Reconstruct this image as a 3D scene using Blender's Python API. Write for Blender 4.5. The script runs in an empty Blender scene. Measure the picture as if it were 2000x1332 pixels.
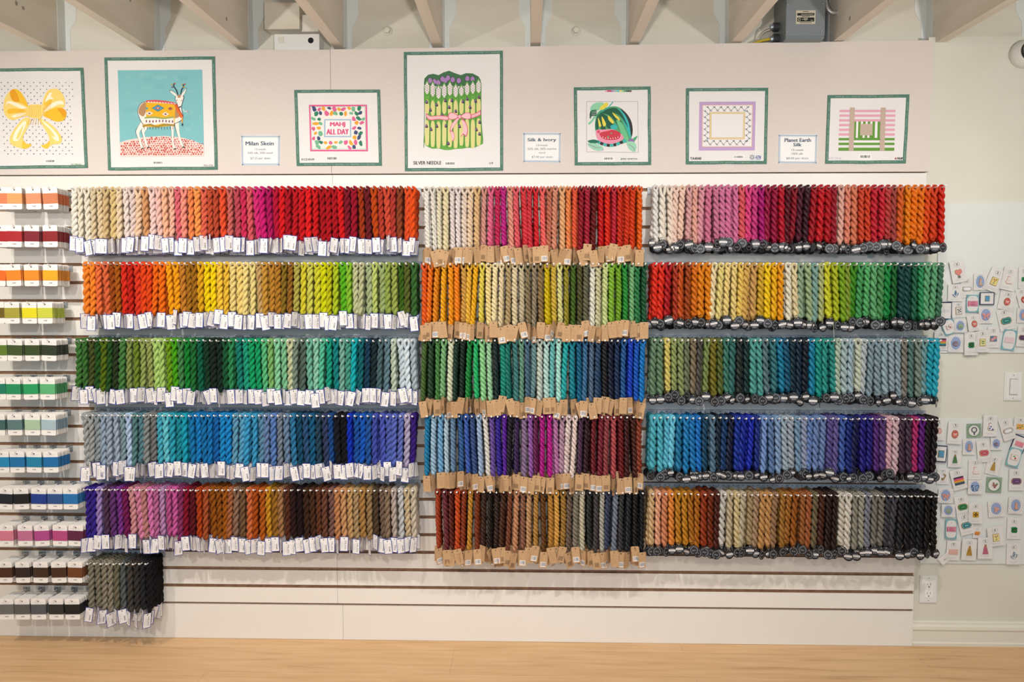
import bpy, math, random
import numpy as np
from mathutils import Vector, Matrix
from mathutils.geometry import tessellate_polygon
random.seed(7); rng = np.random.default_rng(7)
S = bpy.context.scene
COL = S.collection
PI = math.pi

# ---------------------------------------------------------------- camera, world, lights, exposure
CAM_D, CAM_H = 2.84539495, 1.42576569
PITCH, YAW, ROLL = 1.52134298, 0.0219494817, 0.000779200076
FPX = 1333.0
def rot(p, y, r):
    c, s = math.cos, math.sin
    Rx = Matrix(((1,0,0),(0,c(p),-s(p)),(0,s(p),c(p))))
    Rz = Matrix(((c(y),-s(y),0),(s(y),c(y),0),(0,0,1)))
    Rr = Matrix(((c(r),-s(r),0),(s(r),c(r),0),(0,0,1)))
    return Rz @ Rx @ Rr
CR = rot(PITCH, YAW, ROLL)
cam = bpy.data.objects.new('camera', bpy.data.cameras.new('camera'))
COL.objects.link(cam); S.camera = cam
cam.matrix_world = Matrix.Translation((0, -CAM_D, CAM_H)) @ CR.to_4x4()
cam.data.sensor_width = 36; cam.data.lens = FPX * 36 / 2000; cam.data.clip_start = .05

S.view_settings.view_transform = 'Standard'; S.view_settings.look = 'None'
S.view_settings.gamma = 1; S.view_settings.use_curve_mapping = False
S.view_settings.exposure = 0.10
w = bpy.data.worlds.new('room_world'); S.world = w; w.use_nodes = True
w.node_tree.nodes['Background'].inputs[0].default_value = (.66, .81, 1.0, 1)
w.node_tree.nodes['Background'].inputs[1].default_value = 0.50

def lamp(name, loc, aim, power, size, col, kind='SPOT', ang=150, blend=1.0):
    L = bpy.data.lights.new(name, kind); L.energy = power; L.color = col
    if kind == 'SPOT':
        L.shadow_soft_size = size; L.spot_size = math.radians(ang); L.spot_blend = blend
    else:
        L.shape = 'RECTANGLE'; L.size = size[0]; L.size_y = size[1]
    o = bpy.data.objects.new(name, L); COL.objects.link(o); o.location = loc
    o.rotation_euler = (Vector(aim) - Vector(loc)).to_track_quat('-Z', 'Y').to_euler()
    return o
WARM = (1.0, .93, .85)
for x_, pw, c_ in ((-2.1, 66, WARM), (-.75, 60, WARM), (.65, 53, (1.0, .94, .87)), (1.75, 38, (1.0, .95, .88))):
    lamp('track_spot_near', (x_, -1.5, 2.42), (x_*.95, 0, .25), pw, .025, c_, ang=118)
for x_, pw in ((-1.7, 92), (.0, 74), (1.3, 52)):
    lamp('track_spot_far', (x_, -3.3, 2.42), (x_*.9, 0, .75), pw, .03, WARM, ang=80)
for x_, pw in ((-1.9, 92), (0, 66), (1.8, 78)):
    lamp('ceiling_fill', (x_, -2.3, 1.75), (x_*.9, 0, 3.35), pw, .04, (1.0, .95, .88), ang=96)  # added fill spots, no real lamps here; they brighten joists and rim from below
lamp('soft_window', (.6, -5.2, 1.7), (0, 0, 1.2), 44, (4.5, 2.4), (.72, .85, 1.0), 'AREA')

# ---------------------------------------------------------------- helpers
def P(px, py, y=0.0):
    """photograph pixel -> world point on the vertical plane at depth y"""
    v = CR @ Vector(((px-1000)/FPX, -(py-666)/FPX, -1)); t = (y + CAM_D)/v.y
    return Vector((v.x*t, y, CAM_H + v.z*t))
def PZ(px, py, z):
    v = CR @ Vector(((px-1000)/FPX, -(py-666)/FPX, -1)); t = (z - CAM_H)/v.z
    return Vector((v.x*t, v.y*t - CAM_D, z))
def lin(h):
    if isinstance(h, str):
        h = h.lstrip('#'); c = [int(h[i:i+2], 16)/255 for i in (0, 2, 4)]
    else: c = h
    return tuple(x/12.92 if x <= .04045 else ((x+.055)/1.055)**2.4 for x in c)

MATS = {}
def mat(key, col=None, rough=.6, metal=0, **k):
    if key in MATS: return MATS[key]
    m = bpy.data.materials.new(key); m.use_nodes = True; MATS[key] = m
    b = m.node_tree.nodes['Principled BSDF']
    if col is not None: b.inputs['Base Color'].default_value = (*lin(col), 1)
    b.inputs['Roughness'].default_value = rough; b.inputs['Metallic'].default_value = metal
    for a, v in k.items(): b.inputs[a].default_value = v
    return m
def cmat(hexs): return mat('paint_' + hexs.lstrip('#').lower(), hexs, .8)
def nodes(m): return m.node_tree.nodes, m.node_tree.links, m.node_tree.nodes['Principled BSDF']
def noisy(key, c1, c2, scale, rough=.7, bump=.0, stretch=(1,1,1), detail=4, bscale=None):
    m = mat(key, c1, rough); N, L, b = nodes(m)
    tc = N.new('ShaderNodeTexCoord'); mp = N.new('ShaderNodeMapping'); mp.inputs['Scale'].default_value = stretch
    L.new(tc.outputs['Object'], mp.inputs[0])
    n = N.new('ShaderNodeTexNoise'); n.inputs['Scale'].default_value = scale; n.inputs['Detail'].default_value = detail
    L.new(mp.outputs[0], n.inputs[0])
    r = N.new('ShaderNodeValToRGB'); r.color_ramp.elements[0].color = (*lin(c1), 1); r.color_ramp.elements[1].color = (*lin(c2), 1)
    r.color_ramp.elements[0].position = .35; r.color_ramp.elements[1].position = .65
    L.new(n.outputs[0], r.inputs[0]); L.new(r.outputs[0], b.inputs['Base Color'])
    if bump:
        n2 = N.new('ShaderNodeTexNoise'); n2.inputs['Scale'].default_value = bscale or scale
        L.new(mp.outputs[0], n2.inputs[0])
        bp = N.new('ShaderNodeBump'); bp.inputs['Strength'].default_value = bump; bp.inputs['Distance'].default_value = .002
        L.new(n2.outputs[0], bp.inputs['Height']); L.new(bp.outputs[0], b.inputs['Normal'])
    return m

M_wall = noisy('painted_drywall', '#D6D3C5', '#DAD8CB', 3, .8, .15, bscale=260)
M_slat = noisy('white_laminate', '#E9E5DE', '#E6E2DA', 2, .42)
M_mdf = noisy('mdf_edge', '#A38063', '#8E6A4E', 60, .9, .3)
M_fabric = noisy('cream_fabric', '#DDD3CC', '#D9CEC6', 240, .95, .35, stretch=(1,1,1.6), bscale=500)
M_joist = noisy('whitewashed_wood', '#E6E1D8', '#DBD2C5', 9, .7, .25, stretch=(1,.12,1.3))
M_rim = noisy('painted_lumber', '#DEDACD', '#D3CDBD', 7, .75, .2, stretch=(.14,1,1.3))
M_base = mat('baseboard_paint', '#DEDACB', .5)
M_steel = mat('grey_steel', '#A9B2B8', .4, .55)
M_bar = mat('painted_metal_bar', '#B2BAC2', .5, .1)
M_peg = mat('white_peg_metal', '#F6F6F8', .3)
M_dark = mat('dark_hole', '#1B1B1E', .9)
M_white = mat('white_card', '#F0EEEC', .7)
M_plastic = mat('white_plastic', '#E4E4E0', .35)
M_hanger = mat('hanger_metal', '#DEE2E0', .5)

# floor
def floor_mat():
    m = mat('oak_floor', '#C9A173', .45); N, L, b = nodes(m)
    tc = N.new('ShaderNodeTexCoord')
    mp = N.new('ShaderNodeMapping'); mp.inputs['Location'].default_value = (.3, .08, 0)
    L.new(tc.outputs['Object'], mp.inputs[0])
    br = N.new('ShaderNodeTexBrick'); br.inputs['Scale'].default_value = 1
    br.inputs['Brick Width'].default_value = 1.9; br.inputs['Row Height'].default_value = .185
    br.inputs['Mortar Size'].default_value = .0012; br.inputs['Mortar Smooth'].default_value = .3
    br.inputs['Color1'].default_value = (.42, .42, .42, 1); br.inputs['Color2'].default_value = (.58, .58, .58, 1); br.inputs['Mortar'].default_value = (0, 0, 0, 1)
    L.new(mp.outputs[0], br.inputs[0])
    mg = N.new('ShaderNodeMapping'); mg.inputs['Scale'].default_value = (.8, 11, 1); L.new(tc.outputs['Object'], mg.inputs[0])
    n = N.new('ShaderNodeTexNoise'); n.inputs['Scale'].default_value = 3.5; n.inputs['Detail'].default_value = 6; n.inputs['Distortion'].default_value = .6
    L.new(mg.outputs[0], n.inputs[0])
    mx = N.new('ShaderNodeMix'); mx.data_type = 'RGBA'; mx.inputs[0].default_value = .30
    L.new(n.outputs[0], mx.inputs[6]); L.new(br.outputs[0], mx.inputs[7])
    r = N.new('ShaderNodeValToRGB'); e = r.color_ramp.elements
    e[0].position = .22; e[0].color = (*lin('#96714B'), 1); e[1].position = .68; e[1].color = (*lin('#DDB88B'), 1)
    k = e.new(.42); k.color = (*lin('#CFA678'), 1)
    L.new(mx.outputs[2], r.inputs[0]); L.new(r.outputs[0], b.inputs['Base Color'])
    return m
M_floor = floor_mat()

def yarn_mat(key, attr, rough, sheen, sx=9, lo=.66, bs=.55):
    m = mat(key, '#FFFFFF', rough); N, L, b = nodes(m)
    if attr:
        src = N.new('ShaderNodeAttribute'); src.attribute_name = 'yarn'; co = src.outputs['Color']
    else:
        src = N.new('ShaderNodeObjectInfo'); co = src.outputs['Color']
    uv = N.new('ShaderNodeUVMap')
    mp = N.new('ShaderNodeMapping'); mp.inputs['Scale'].default_value = (sx, 16 if sx < 10 else 9, 1); L.new(uv.outputs[0], mp.inputs[0])
    n = N.new('ShaderNodeTexNoise'); n.inputs['Scale'].default_value = 1.6; n.inputs['Detail'].default_value = 3; L.new(mp.outputs[0], n.inputs[0])
    mr = N.new('ShaderNodeMapRange'); mr.inputs[1].default_value = .3; mr.inputs[2].default_value = .7; mr.inputs[3].default_value = lo; mr.inputs[4].default_value = 1.02
    L.new(n.outputs[0], mr.inputs[0])
    mul = N.new('ShaderNodeMix'); mul.data_type = 'RGBA'; mul.blend_type = 'MULTIPLY'; mul.inputs[0].default_value = 1
    L.new(co, mul.inputs[6]); L.new(mr.outputs[0], mul.inputs[7]); L.new(mul.outputs[2], b.inputs['Base Color'])
    bp = N.new('ShaderNodeBump'); bp.inputs['Strength'].default_value = bs; bp.inputs['Distance'].default_value = .0012
    L.new(n.outputs[0], bp.inputs['Height']); L.new(bp.outputs[0], b.inputs['Normal'])
    b.inputs['Sheen Weight'].default_value = sheen; b.inputs['Sheen Roughness'].default_value = .4
    b.inputs['Specular IOR Level'].default_value = .18 if sx < 10 else .30
    return m
Y_WOOL = yarn_mat('wool_yarn', False, .85, .05)
Y_SILK = yarn_mat('silk_yarn', False, .48, .03, 15, .55, .8)
Y_WOOL_A = yarn_mat('wool_yarn_rear', True, .85, .05)
Y_SILK_A = yarn_mat('silk_yarn_rear', True, .48, .03, 15, .55, .8)

class MB:
    """collects faces, then makes ONE mesh"""
    def __init__(s): s.v = []; s.f = []; s.m = []; s.mats = []; s.sm = []
    def mi(s, m):
        if m not in s.mats: s.mats.append(m)
        return s.mats.index(m)
    def face(s, pts, m, smooth=False):
        i = len(s.v); s.v += [tuple(p) for p in pts]; s.f.append(tuple(range(i, i+len(pts)))); s.m.append(s.mi(m)); s.sm.append(smooth)
    def raw(s, verts, faces, m, smooth=False, M=None):
        i = len(s.v); s.v += [tuple(M @ Vector(p)) if M else tuple(p) for p in verts]
        k = s.mi(m)
        for f in faces: s.f.append(tuple(i+a for a in f)); s.m.append(k); s.sm.append(smooth)
    def box(s, x0, x1, y0, y1, z0, z1, m, M=None):
        v = [(x0,y0,z0),(x1,y0,z0),(x1,y1,z0),(x0,y1,z0),(x0,y0,z1),(x1,y0,z1),(x1,y1,z1),(x0,y1,z1)]
        s.raw(v, [(0,3,2,1),(4,5,6,7),(0,1,5,4),(1,2,6,5),(2,3,7,6),(3,0,4,7)], m, M=M)
    def prism(s, pts, y0, y1, m, M=None, side=None):
        """2-D outline (x,z), y0 = front (towards camera), y1 = back"""
        n = len(pts)
        tri = tessellate_polygon([[Vector((p[0], p[1], 0)) for p in pts]])
        v = [(p[0], y0, p[1]) for p in pts] + [(p[0], y1, p[1]) for p in pts]
        A = sum(pts[i][0]*pts[(i+1)%n][1]-pts[(i+1)%n][0]*pts[i][1] for i in range(n))
        fr = []
        for t in tri:
            a, b2, c = [pts[j] for j in t]
            ccw = (b2[0]-a[0])*(c[1]-a[1])-(b2[1]-a[1])*(c[0]-a[0]) > 0
            fr.append(tuple(t) if ccw else tuple(reversed(t)))
        s.raw(v, fr + [tuple(j+n for j in reversed(t)) for t in fr], m, M=M)
        sd = [(i+n, (i+1)%n+n, (i+1)%n, i) if A > 0 else (i, (i+1)%n, (i+1)%n+n, i+n) for i in range(n)]
        s.raw(v, sd, side or m, M=M)
    def tube(s, pts, r, m, n=8, caps=True, smooth=True):
        pts = [Vector(p) for p in pts]; k = len(pts); rs = r if isinstance(r, (list, tuple)) else [r]*k
        t0 = (pts[1]-pts[0]).normalized(); u = t0.orthogonal().normalized(); V = []
        for i, p in enumerate(pts):
            t = ((pts[min(i+1, k-1)]-pts[max(i-1, 0)])).normalized()
            u = (u - t*u.dot(t)).normalized(); w_ = t.cross(u)
            for j in range(n):
                a = 2*PI*j/n; V.append(p + (u*math.cos(a)+w_*math.sin(a))*rs[i])
        F = [(i*n+j, i*n+(j+1)%n, (i+1)*n+(j+1)%n, (i+1)*n+j) for i in range(k-1) for j in range(n)]
        s.raw(V, F, m, smooth)
        if caps: s.raw(V[:n], [tuple(reversed(range(n)))], m); s.raw(V[-n:], [tuple(range(n))], m)
    def lathe(s, prof, m, M=None, n=24, smooth=True):
        """profile (r, h) revolved round the local Y axis"""
        V = [(r*math.cos(2*PI*j/n), h, r*math.sin(2*PI*j/n)) for r, h in prof for j in range(n)]
        F = [(i*n+j, (i+1)*n+j, (i+1)*n+(j+1)%n, i*n+(j+1)%n) for i in range(len(prof)-1) for j in range(n)]
        s.raw(V, F, m, smooth, M=M)
    def mesh(s, name):
        me = bpy.data.meshes.new(name); me.from_pydata(s.v, [], s.f)
        for m in s.mats: me.materials.append(m)
        me.polygons.foreach_set('material_index', s.m); me.polygons.foreach_set('use_smooth', s.sm); me.update()
        return me
    def build(s, name, parent=None, loc=None):
        me = s.mesh(name); o = bpy.data.objects.new(name, me); COL.objects.link(o)
        if loc is not None:
            me.transform(Matrix.Translation(-Vector(loc))); 
            if not parent: o.location = loc
        if parent: o.parent = parent
        return o
def tag(o, label=None, cat=None, group=None, kind=None):
    for k, v in (('label', label), ('category', cat), ('group', group), ('kind', kind)):
        if v: o[k] = v
    return o
def empty(name, loc, label=None, cat=None, group=None):
    o = bpy.data.objects.new(name, None); o.empty_display_size = .02; COL.objects.link(o); o.location = loc
    return tag(o, label, cat, group)

TXT = {}
def text2d(s):
    if s in TXT: return TXT[s]
    cu = bpy.data.curves.new('lettering', 'FONT'); cu.body = s; cu.align_x = 'CENTER'; cu.align_y = 'CENTER'; cu.size = 1; cu.resolution_u = 2
    o = bpy.data.objects.new('lettering', cu); COL.objects.link(o)
    me = bpy.data.meshes.new_from_object(o.evaluated_get(bpy.context.evaluated_depsgraph_get()))
    v = [(a.co.x, a.co.y) for a in me.vertices]; f = [tuple(p.vertices) for p in me.polygons]
    bpy.data.objects.remove(o); bpy.data.curves.remove(cu); bpy.data.meshes.remove(me)
    xs = [a[0] for a in v]; ys = [a[1] for a in v]
    cx, cy = (min(xs)+max(xs))/2, (min(ys)+max(ys))/2; W, H = max(xs)-min(xs), max(ys)-min(ys)
    v = [((a-cx), (b-cy)) for a, b in v]
    TXT[s] = (v, f, W, H); return TXT[s]
def put_text(mb, s, cx, cz, y, m, width=None, height=None, ang=0, M=None, spread=1):
    """lettering on a plane facing the camera, fitted to width and/or height"""
    v, f, W, H = text2d(s)
    sx = sy = (width/W if width else height/H)
    if width and height: sy = height/H
    c, q = math.cos(ang), math.sin(ang)
    V = [(cx + a*sx*c - b*sy*q, y, cz + a*sx*q + b*sy*c) for a, b in v]
    mb.raw(V, f, m, M=M)
def smooth(pts, k=5):
    n = len(pts); out = []
    for i in range(n):
        p0, p1, p2, p3 = pts[i-1], pts[i], pts[(i+1) % n], pts[(i+2) % n]
        for j in range(k):
            t = j/k
            out.append(tuple(.5*((2*p1[a]) + (-p0[a]+p2[a])*t + (2*p0[a]-5*p1[a]+4*p2[a]-p3[a])*t*t + (-p0[a]+3*p1[a]-3*p2[a]+p3[a])*t**3) for a in (0, 1)))
    return out
def nth(n): return '%d%s' % (n, 'th' if 10 <= n % 100 <= 20 else {1: 'st', 2: 'nd', 3: 'rd'}.get(n % 10, 'th'))

# ---------------------------------------------------------------- setting
PITCH_G = .0762; Z0 = .15588585; ZTOP = 1.97284642; ZB = 2.49462573
XR = P(1786, 1123).x          # right end of the slatwall
XL = -2.75
mb = MB(); mb.box(-3.4, 3.4, -5.5, .16, -.05, 0, M_floor); tag(mb.build('floor'), kind='structure')
mb = MB(); mb.box(-3.4, 3.4, .02, .16, 0, 2.43, M_wall); mb.box(XR+.004, 3.4, .02, .16, 2.43, 2.522, M_wall); tag(mb.build('wall_back'), kind='structure')
for nm_, xa_ in (('wall_left', -3.5), ('wall_right', 3.4)):
    mb = MB(); mb.box(xa_, xa_+.1, -5.5, .16, 0, 2.74, M_wall); tag(mb.build(nm_), kind='structure')
mb = MB(); mb.box(-3.4, 3.4, -5.5, .16, 2.74, 2.80, M_rim); tag(mb.build('ceiling'), kind='structure')
mb = MB(); mb.box(-3.4, 3.4, .09, .16, 2.43, 2.739, M_rim)
for px in (757, 1125):                                # bolts with washers through the rim
    c = P(px, 61, .09); M = Matrix.Translation(c)
    mb.lathe([(0, -.004), (.02, -.004), (.021, 0)], M_rim, M); 
    mb.lathe([(0, -.014), (.0115, -.014), (.0125, -.004)], M_rim, M, 6, False)
tag(mb.build('trim_1'), kind='structure')
# baseboard right of the slatwall
prof = [(.02, 0), (.003, 0), (.002, .012), (.006, .018), (.0075, .062), (.0035, .070), (.0055, .082), (.012, .090), (.013, .098), (.02, .102)]
mb = MB(); xa, xb = XR+.002, 3.3
for (y0, z0), (y1, z1) in zip(prof, prof[1:]): mb.face([(xa, y0, z0), (xb, y0, z0), (xb, y1, z1), (xa, y1, z1)], M_base)
mb.face([(xa, y, z) for y, z in prof], noisy('raw_end', '#C79A78', '#B8855F', 30)); 
tag(mb.build('baseboard_right'), kind='structure')

# slatwall panels
def slat_panel(x0, x1, label):
    mb = MB(); zb = .150
    mb.box(x0, x1, .0095, .0195, zb, ZTOP, M_mdf)
    edges = [zb]
    for k in range(0, 24):
        zc = Z0 + k*PITCH_G; h = .0035 if k == 0 else .0065
        edges += [zc-h, zc+h]
    edges.append(ZTOP)
    for a, b in zip(edges[::2], edges[1::2]):
        if b-a < .004: continue
        v = [(x0,0,a),(x1,0,a),(x1,.0095,a),(x0,.0095,a),(x0,0,b),(x1,0,b),(x1,.0095,b),(x0,.0095,b)]
        mb.raw(v, [(0,1,5,4),(1,2,6,5),(3,0,4,7)], M_slat); mb.raw(v, [(0,3,2,1),(4,5,6,7)], M_mdf)
    o = mb.build('slatwall', loc=((x0+x1)/2, 0, zb)); tag(o, label, 'wall panel', 'white grooved slatwall panels')
XS = P(653.5, 700).x
slat_panel(XL, XS-.0006, 'white grooved slatwall panel behind the thread cards and left skeins')
slat_panel(XS+.0006, XR, 'white grooved slatwall panel behind the kraft-tagged and black-tagged skeins')
XK = P(670, 1210).x
for a, b, l in ((XL, XK-.0006, 'plain white kick board under the slatwall, left of the seam'), (XK+.0006, XR, 'plain white kick board under the slatwall, right of the seam')):
    mb = MB(); mb.box(a, b, 0, .0195, .001, .1495, M_slat)
    tag(mb.build('kick_board', loc=((a+b)/2, 0, .001)), l, 'board', 'kick boards under the slatwall')
for a, b, l in ((XL, XS-.0008, 'cream fabric display board above the slatwall, left of the seam'), (XS+.0008, XR+.004, 'cream fabric display board above the slatwall, right of the seam')):
    za, zb_ = (P(0, 98, -.01).z-.002, P(653, 97, -.01).z) if a < -1 else (P(653, 96.5, -.01).z, P(1812, 78.5, -.01).z)
    mb = MB(); mb.prism([(a, ZTOP+.004), (b, ZTOP+.004), (b, zb_), (a, za)], -.010, .0195, M_fabric)
    tag(mb.build('fabric_board', loc=((a+b)/2, 0, ZTOP+.004)), l, 'board', 'cream fabric boards over the slatwall')

# ---------------------------------------------------------------- joists with metal hangers
JX = P(1046, 91, 0).x
jl = ['first', 'second', 'third', 'fourth', 'fifth', 'sixth', 'seventh', 'eighth', 'ninth', 'tenth', 'last']
for i, n in enumerate(range(-5, 6)):
    x = P((91, 281, 468, 657, 853, 1046, 1239, 1438, 1637, 1843, 2046)[i], 96-i, 0).x; hw = .0205; zf = lambda y: 2.503 + .030*y
    root = empty('ceiling_joist', (x, .09, 2.503), 'whitewashed wooden ceiling joist, %s from the left%s' % (jl[i], {9: ', right of the grey electrical box', 8: ', left of the grey electrical box'}.get(i, '')), 'joist', 'whitewashed ceiling joists')
    mb = MB(); ye = -3.6
    v = [(-hw, ye-.09, zf(ye)-2.503), (hw, ye-.09, zf(ye)-2.503), (hw, 0, 0), (-hw, 0, 0), (-hw, ye-.09, .236), (hw, ye-.09, .236), (hw, 0, .236), (-hw, 0, .236)]
    mb.raw(v, [(0,3,2,1),(4,5,6,7),(0,1,5,4),(1,2,6,5),(2,3,7,6),(3,0,4,7)], M_joist); mb.build('timber', root)
    mb = MB()
    for s_ in (-1, 1):
        q = [(s_*(hw+.001), -.02), (s_*(hw+.022), -.02), (s_*(hw+.022), .10), (s_*(hw+.050), .15), (s_*(hw+.050), .232), (s_*(hw+.001), .232)]
        mb.prism(q, -.002, 0, M_hanger)
        mb.prism([(s_*(hw+.0005), .002), (s_*(hw+.002), .002), (s_*(hw+.002), .232), (s_*(hw+.0005), .232)], -.05, -.002, M_hanger)
        for zz in (.03, .08, .13): mb.lathe([(0, -.0035), (.003, -.003), (.004, -.002)], M_hanger, Matrix.Translation((s_*(hw+.012), 0, zz)), 8)
    mb.build('joist_hanger', root)
    for q in range(5):                                           # knots and filled nail holes
        mb = MB()
        yy = -random.uniform(.1, 2.6); s_ = -1 if n > 0 else 1; zz = random.uniform(.03, .15)
        mb.lathe([(0, 0), (.007, 0), (.0075, -.0004)], noisy('wood_knot', '#8B8378', '#B5AA9B', 90), Matrix.Translation((s_*(hw+.0006), yy, zz)) @ Matrix.Rotation(-s_*PI/2, 4, 'Z') @ Matrix.Diagonal((1, 1, random.uniform(1, 1.9), 1)), 10)
        mb.build('knot', root)
# patched blocking on the rim at the left
def thing_box(name, x0, x1, y0, y1, z0, z1, m, label, cat, group=None):
    mb = MB(); mb.box(x0, x1, y0, y1, z0, z1, m); return tag(mb.build(name, loc=((x0+x1)/2, (y0+y1)/2, z0)), label, cat, group)
a, b = P(536, 96, .02), P(623, 66, .02)
o = empty('cover_plate', ((a.x+b.x)/2, .03, 2.49), 'white painted junction cover plate above the fabric board, beside the fourth joist', 'cover plate')
mb = MB(); mb.box(a.x, b.x, .022, .0895, 2.47, b.z, M_plastic); mb.build('plate', o, o.location)
mb = MB(); c = P(607, 79, .022); mb.lathe([(0, 0), (.009, 0), (.0095, -.001), (.011, -.001), (.012, 0)], M_dark, Matrix.Translation((c.x, .0215, c.z)), 16); mb.build('screw_hole', o, o.location)
mb = MB(); c = P(549, 78, .022); mb.box(c.x-.012, c.x+.012, .0205, .022, c.z-.012, c.z+.012, M_rim); mb.build('knockout', o, o.location)
a, b = P(517, 57, .03), P(584, 5, .03)
thing_box('blocking_board', a.x, b.x, .03, .0895, a.z, b.z, M_rim, 'rough white blocking board above the painted junction cover plate', 'board')
a, b = P(586, 58, .03), P(618, 8, .03)
thing_box('wood_shim', a.x, b.x, .05, .0895, a.z, b.z-.035, M_joist, 'small wooden shim beside the fourth joist above the cover plate', 'board')

# grey electrical box
yf = -.05
a, b = P(1535, 76, yf), P(1612, -20, yf)
root = empty('electrical_box', ((a.x+b.x)/2, yf, a.z), 'large grey steel electrical box hung between two joists above the fabric board', 'electrical box')
M_box = mat('grey_enamel', '#7E868B', .4, .2)
mb = MB(); mb.box(a.x, b.x, yf+.002, .089, a.z, 2.735, M_box); mb.build('box_body', root, root.location)
mb = MB(); mb.box(a.x-.001, b.x+.001, yf, yf+.0018, a.z+.012, 2.734, mat('grey_enamel_lid', '#868F95', .38, .2)); mb.build('box_lid', root, root.location)
for px, py in ((1538, 9), (1607, 7), (1537, 62), (1605, 61)):
    c = P(px, py, yf-.002); mb = MB(); mb.lathe([(0, -.003), (.0032, -.0026), (.0042, 0)], M_steel, Matrix.Translation(c), 12); mb.build('screw', root, root.location)
mb = MB(); p0, p1 = P(1554.5, 47, yf-.001), P(1593, 20, yf-.001); W_, H_ = p1.x-p0.x, p1.z-p0.z
mb.box(p0.x, p1.x, yf-.0010, yf-.0003, p0.z, p1.z, mat('plate_cream', '#C9C2AE', .5))
mb.box(p0.x+W_*.06, p1.x-W_*.06, yf-.0014, yf-.001, p0.z+H_*.62, p0.z+H_*.80, M_dark); mb.box(p0.x+W_*.06, p1.x-W_*.06, yf-.0014, yf-.001, p0.z+H_*.18, p0.z+H_*.47, M_dark)
cm = cmat('#C9C2AE')
for zz, x0, x1 in ((.70, .26, .88), (.90, .35, .65), (.54, .3, .7), (.40, .4, .6), (.34, .3, .62), (.27, .42, .56), (.26, .74, .88), (.09, .2, .8)):
    mm = M_dark if zz in (.90, .54, .09) else cm
    mb.box(p0.x+W_*x0, p0.x+W_*x1, yf-.0018, yf-.0014, p0.z+H_*(zz-.012), p0.z+H_*(zz+.022), mm)
mb.lathe([(.0035, 0), (.0045, -.0003), (.0055, 0)], cm, Matrix.Translation((p0.x+W_*.17, yf-.0015, p0.z+H_*.32)), 16)
mb.build('rating_plate', root, root.location)
mb = MB()
hub = Vector((a.x, .035, a.z+.050)); 
for dz, rr in ((.03, .018), (-.018, .02)):
    mb.tube([hub+Vector((0, 0, dz)), hub+Vector((-.022, 0, dz))], rr, mat('dark_fitting', '#4B4B50', .5, .4), 14); mb.tube([hub+Vector((-.022, 0, dz)), hub+Vector((-.034, 0, dz))], rr*.6, M_steel, 12)
mb.build('cable_clamp', root, root.location)
def cable(name, pts, r, m, label, cat, n=8):
    sm = []
    for i in range(len(pts)-1):
        p0, p1, p2, p3 = [Vector(pts[max(0, min(len(pts)-1, i+k))]) for k in (-1, 0, 1, 2)]
        for j in range(6):
            t = j/6; sm.append(.5*((2*p1)+(p2-p0)*t+(2*p0-5*p1+4*p2-p3)*t*t+(3*p1-p0-3*p2+p3)*t**3))
    sm.append(Vector(pts[-1])); mb = MB(); mb.tube(sm, r, m, n); return tag(mb.build(name, loc=sm[0]), label, cat)
h1 = hub+Vector((-.034, 0, -.018)); h2 = hub+Vector((-.034, 0, .03))
cable('yellow_cable', [h1, h1+Vector((-.03, .005, -.004)), h1+Vector((-.06, .02, -.010)), h1+Vector((-.075, .03, -.02)), h1+Vector((-.09, .035, -.035))], .0055, mat('yellow_sheath', '#C7AC1E', .45), 'yellow sheathed cable leaving the left side of the grey electrical box', 'cable')
for i, (dx, l) in enumerate(((0, 'upper'), (.006, 'lower'))):
    q = h2+Vector((0, 0, -i*.01)); cable('white_cable', [q, q+Vector((-.018, .01, -.004)), q+Vector((-.034, .03, -.022)), q+Vector((-.042+dx, .035, -.05)), q+Vector((-.044+dx, .04, -.075))], .0026, mat('white_sheath', '#C8C0B4', .5), '%s of two thin whitish cables curving from the grey electrical box' % l, 'cable')
# flexible conduit loop
pts = [P(1611, -12, -.02), P(1613, 5, -.025), P(1617, 18, -.028), P(1626, 25, -.03), P(1637, 23, -.03), P(1646, 12, -.03), P(1652, 2, -.03), P(1658, -14, -.03)]
sm = []
for i in range(len(pts)-1):
    p0, p1, p2, p3 = [pts[max(0, min(len(pts)-1, i+k))] for k in (-1, 0, 1, 2)]
    for j in range(14):
        t = j/14; sm.append(.5*((2*p1)+(p2-p0)*t+(2*p0-5*p1+4*p2-p3)*t*t+(3*p1-p0-3*p2+p3)*t**3))
mb = MB(); mb.tube(sm, [.0085 if i % 2 else .0068 for i in range(len(sm))], mat('flex_conduit', '#C9C9C8', .35, .6), 10)
tag(mb.build('flexible_conduit', loc=sm[0]), 'ribbed metal flexible conduit looping down right of the grey electrical box', 'conduit')

# security camera on the right wall
c = P(1996, 108, 0.02)
root = empty('security_camera', c, 'white round security camera on the wall at the upper right corner', 'camera')
mb = MB(); mb.lathe([(.052, 0), (.055, -.012), (.052, -.03), (.04, -.05)], M_plastic, Matrix.Translation(c), 32); mb.build('housing', root, c)
mb = MB(); mb.lathe([(0, -.072), (.02, -.069), (.034, -.058), (.040, -.045)], M_plastic, Matrix.Translation(c + Vector((.012, -.002, .004))), 28); mb.build('eyeball', root, c)
mb = MB(); mb.lathe([(.034, -.0595), (.0405, -.047)], M_dark, Matrix.Translation(c + Vector((.012, -.003, .001))), 28); mb.lathe([(0, -.076), (.012, -.073)], M_dark, Matrix.Translation(c + Vector((.012, -.002, .004))), 20); mb.build('lens', root, c)

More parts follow.
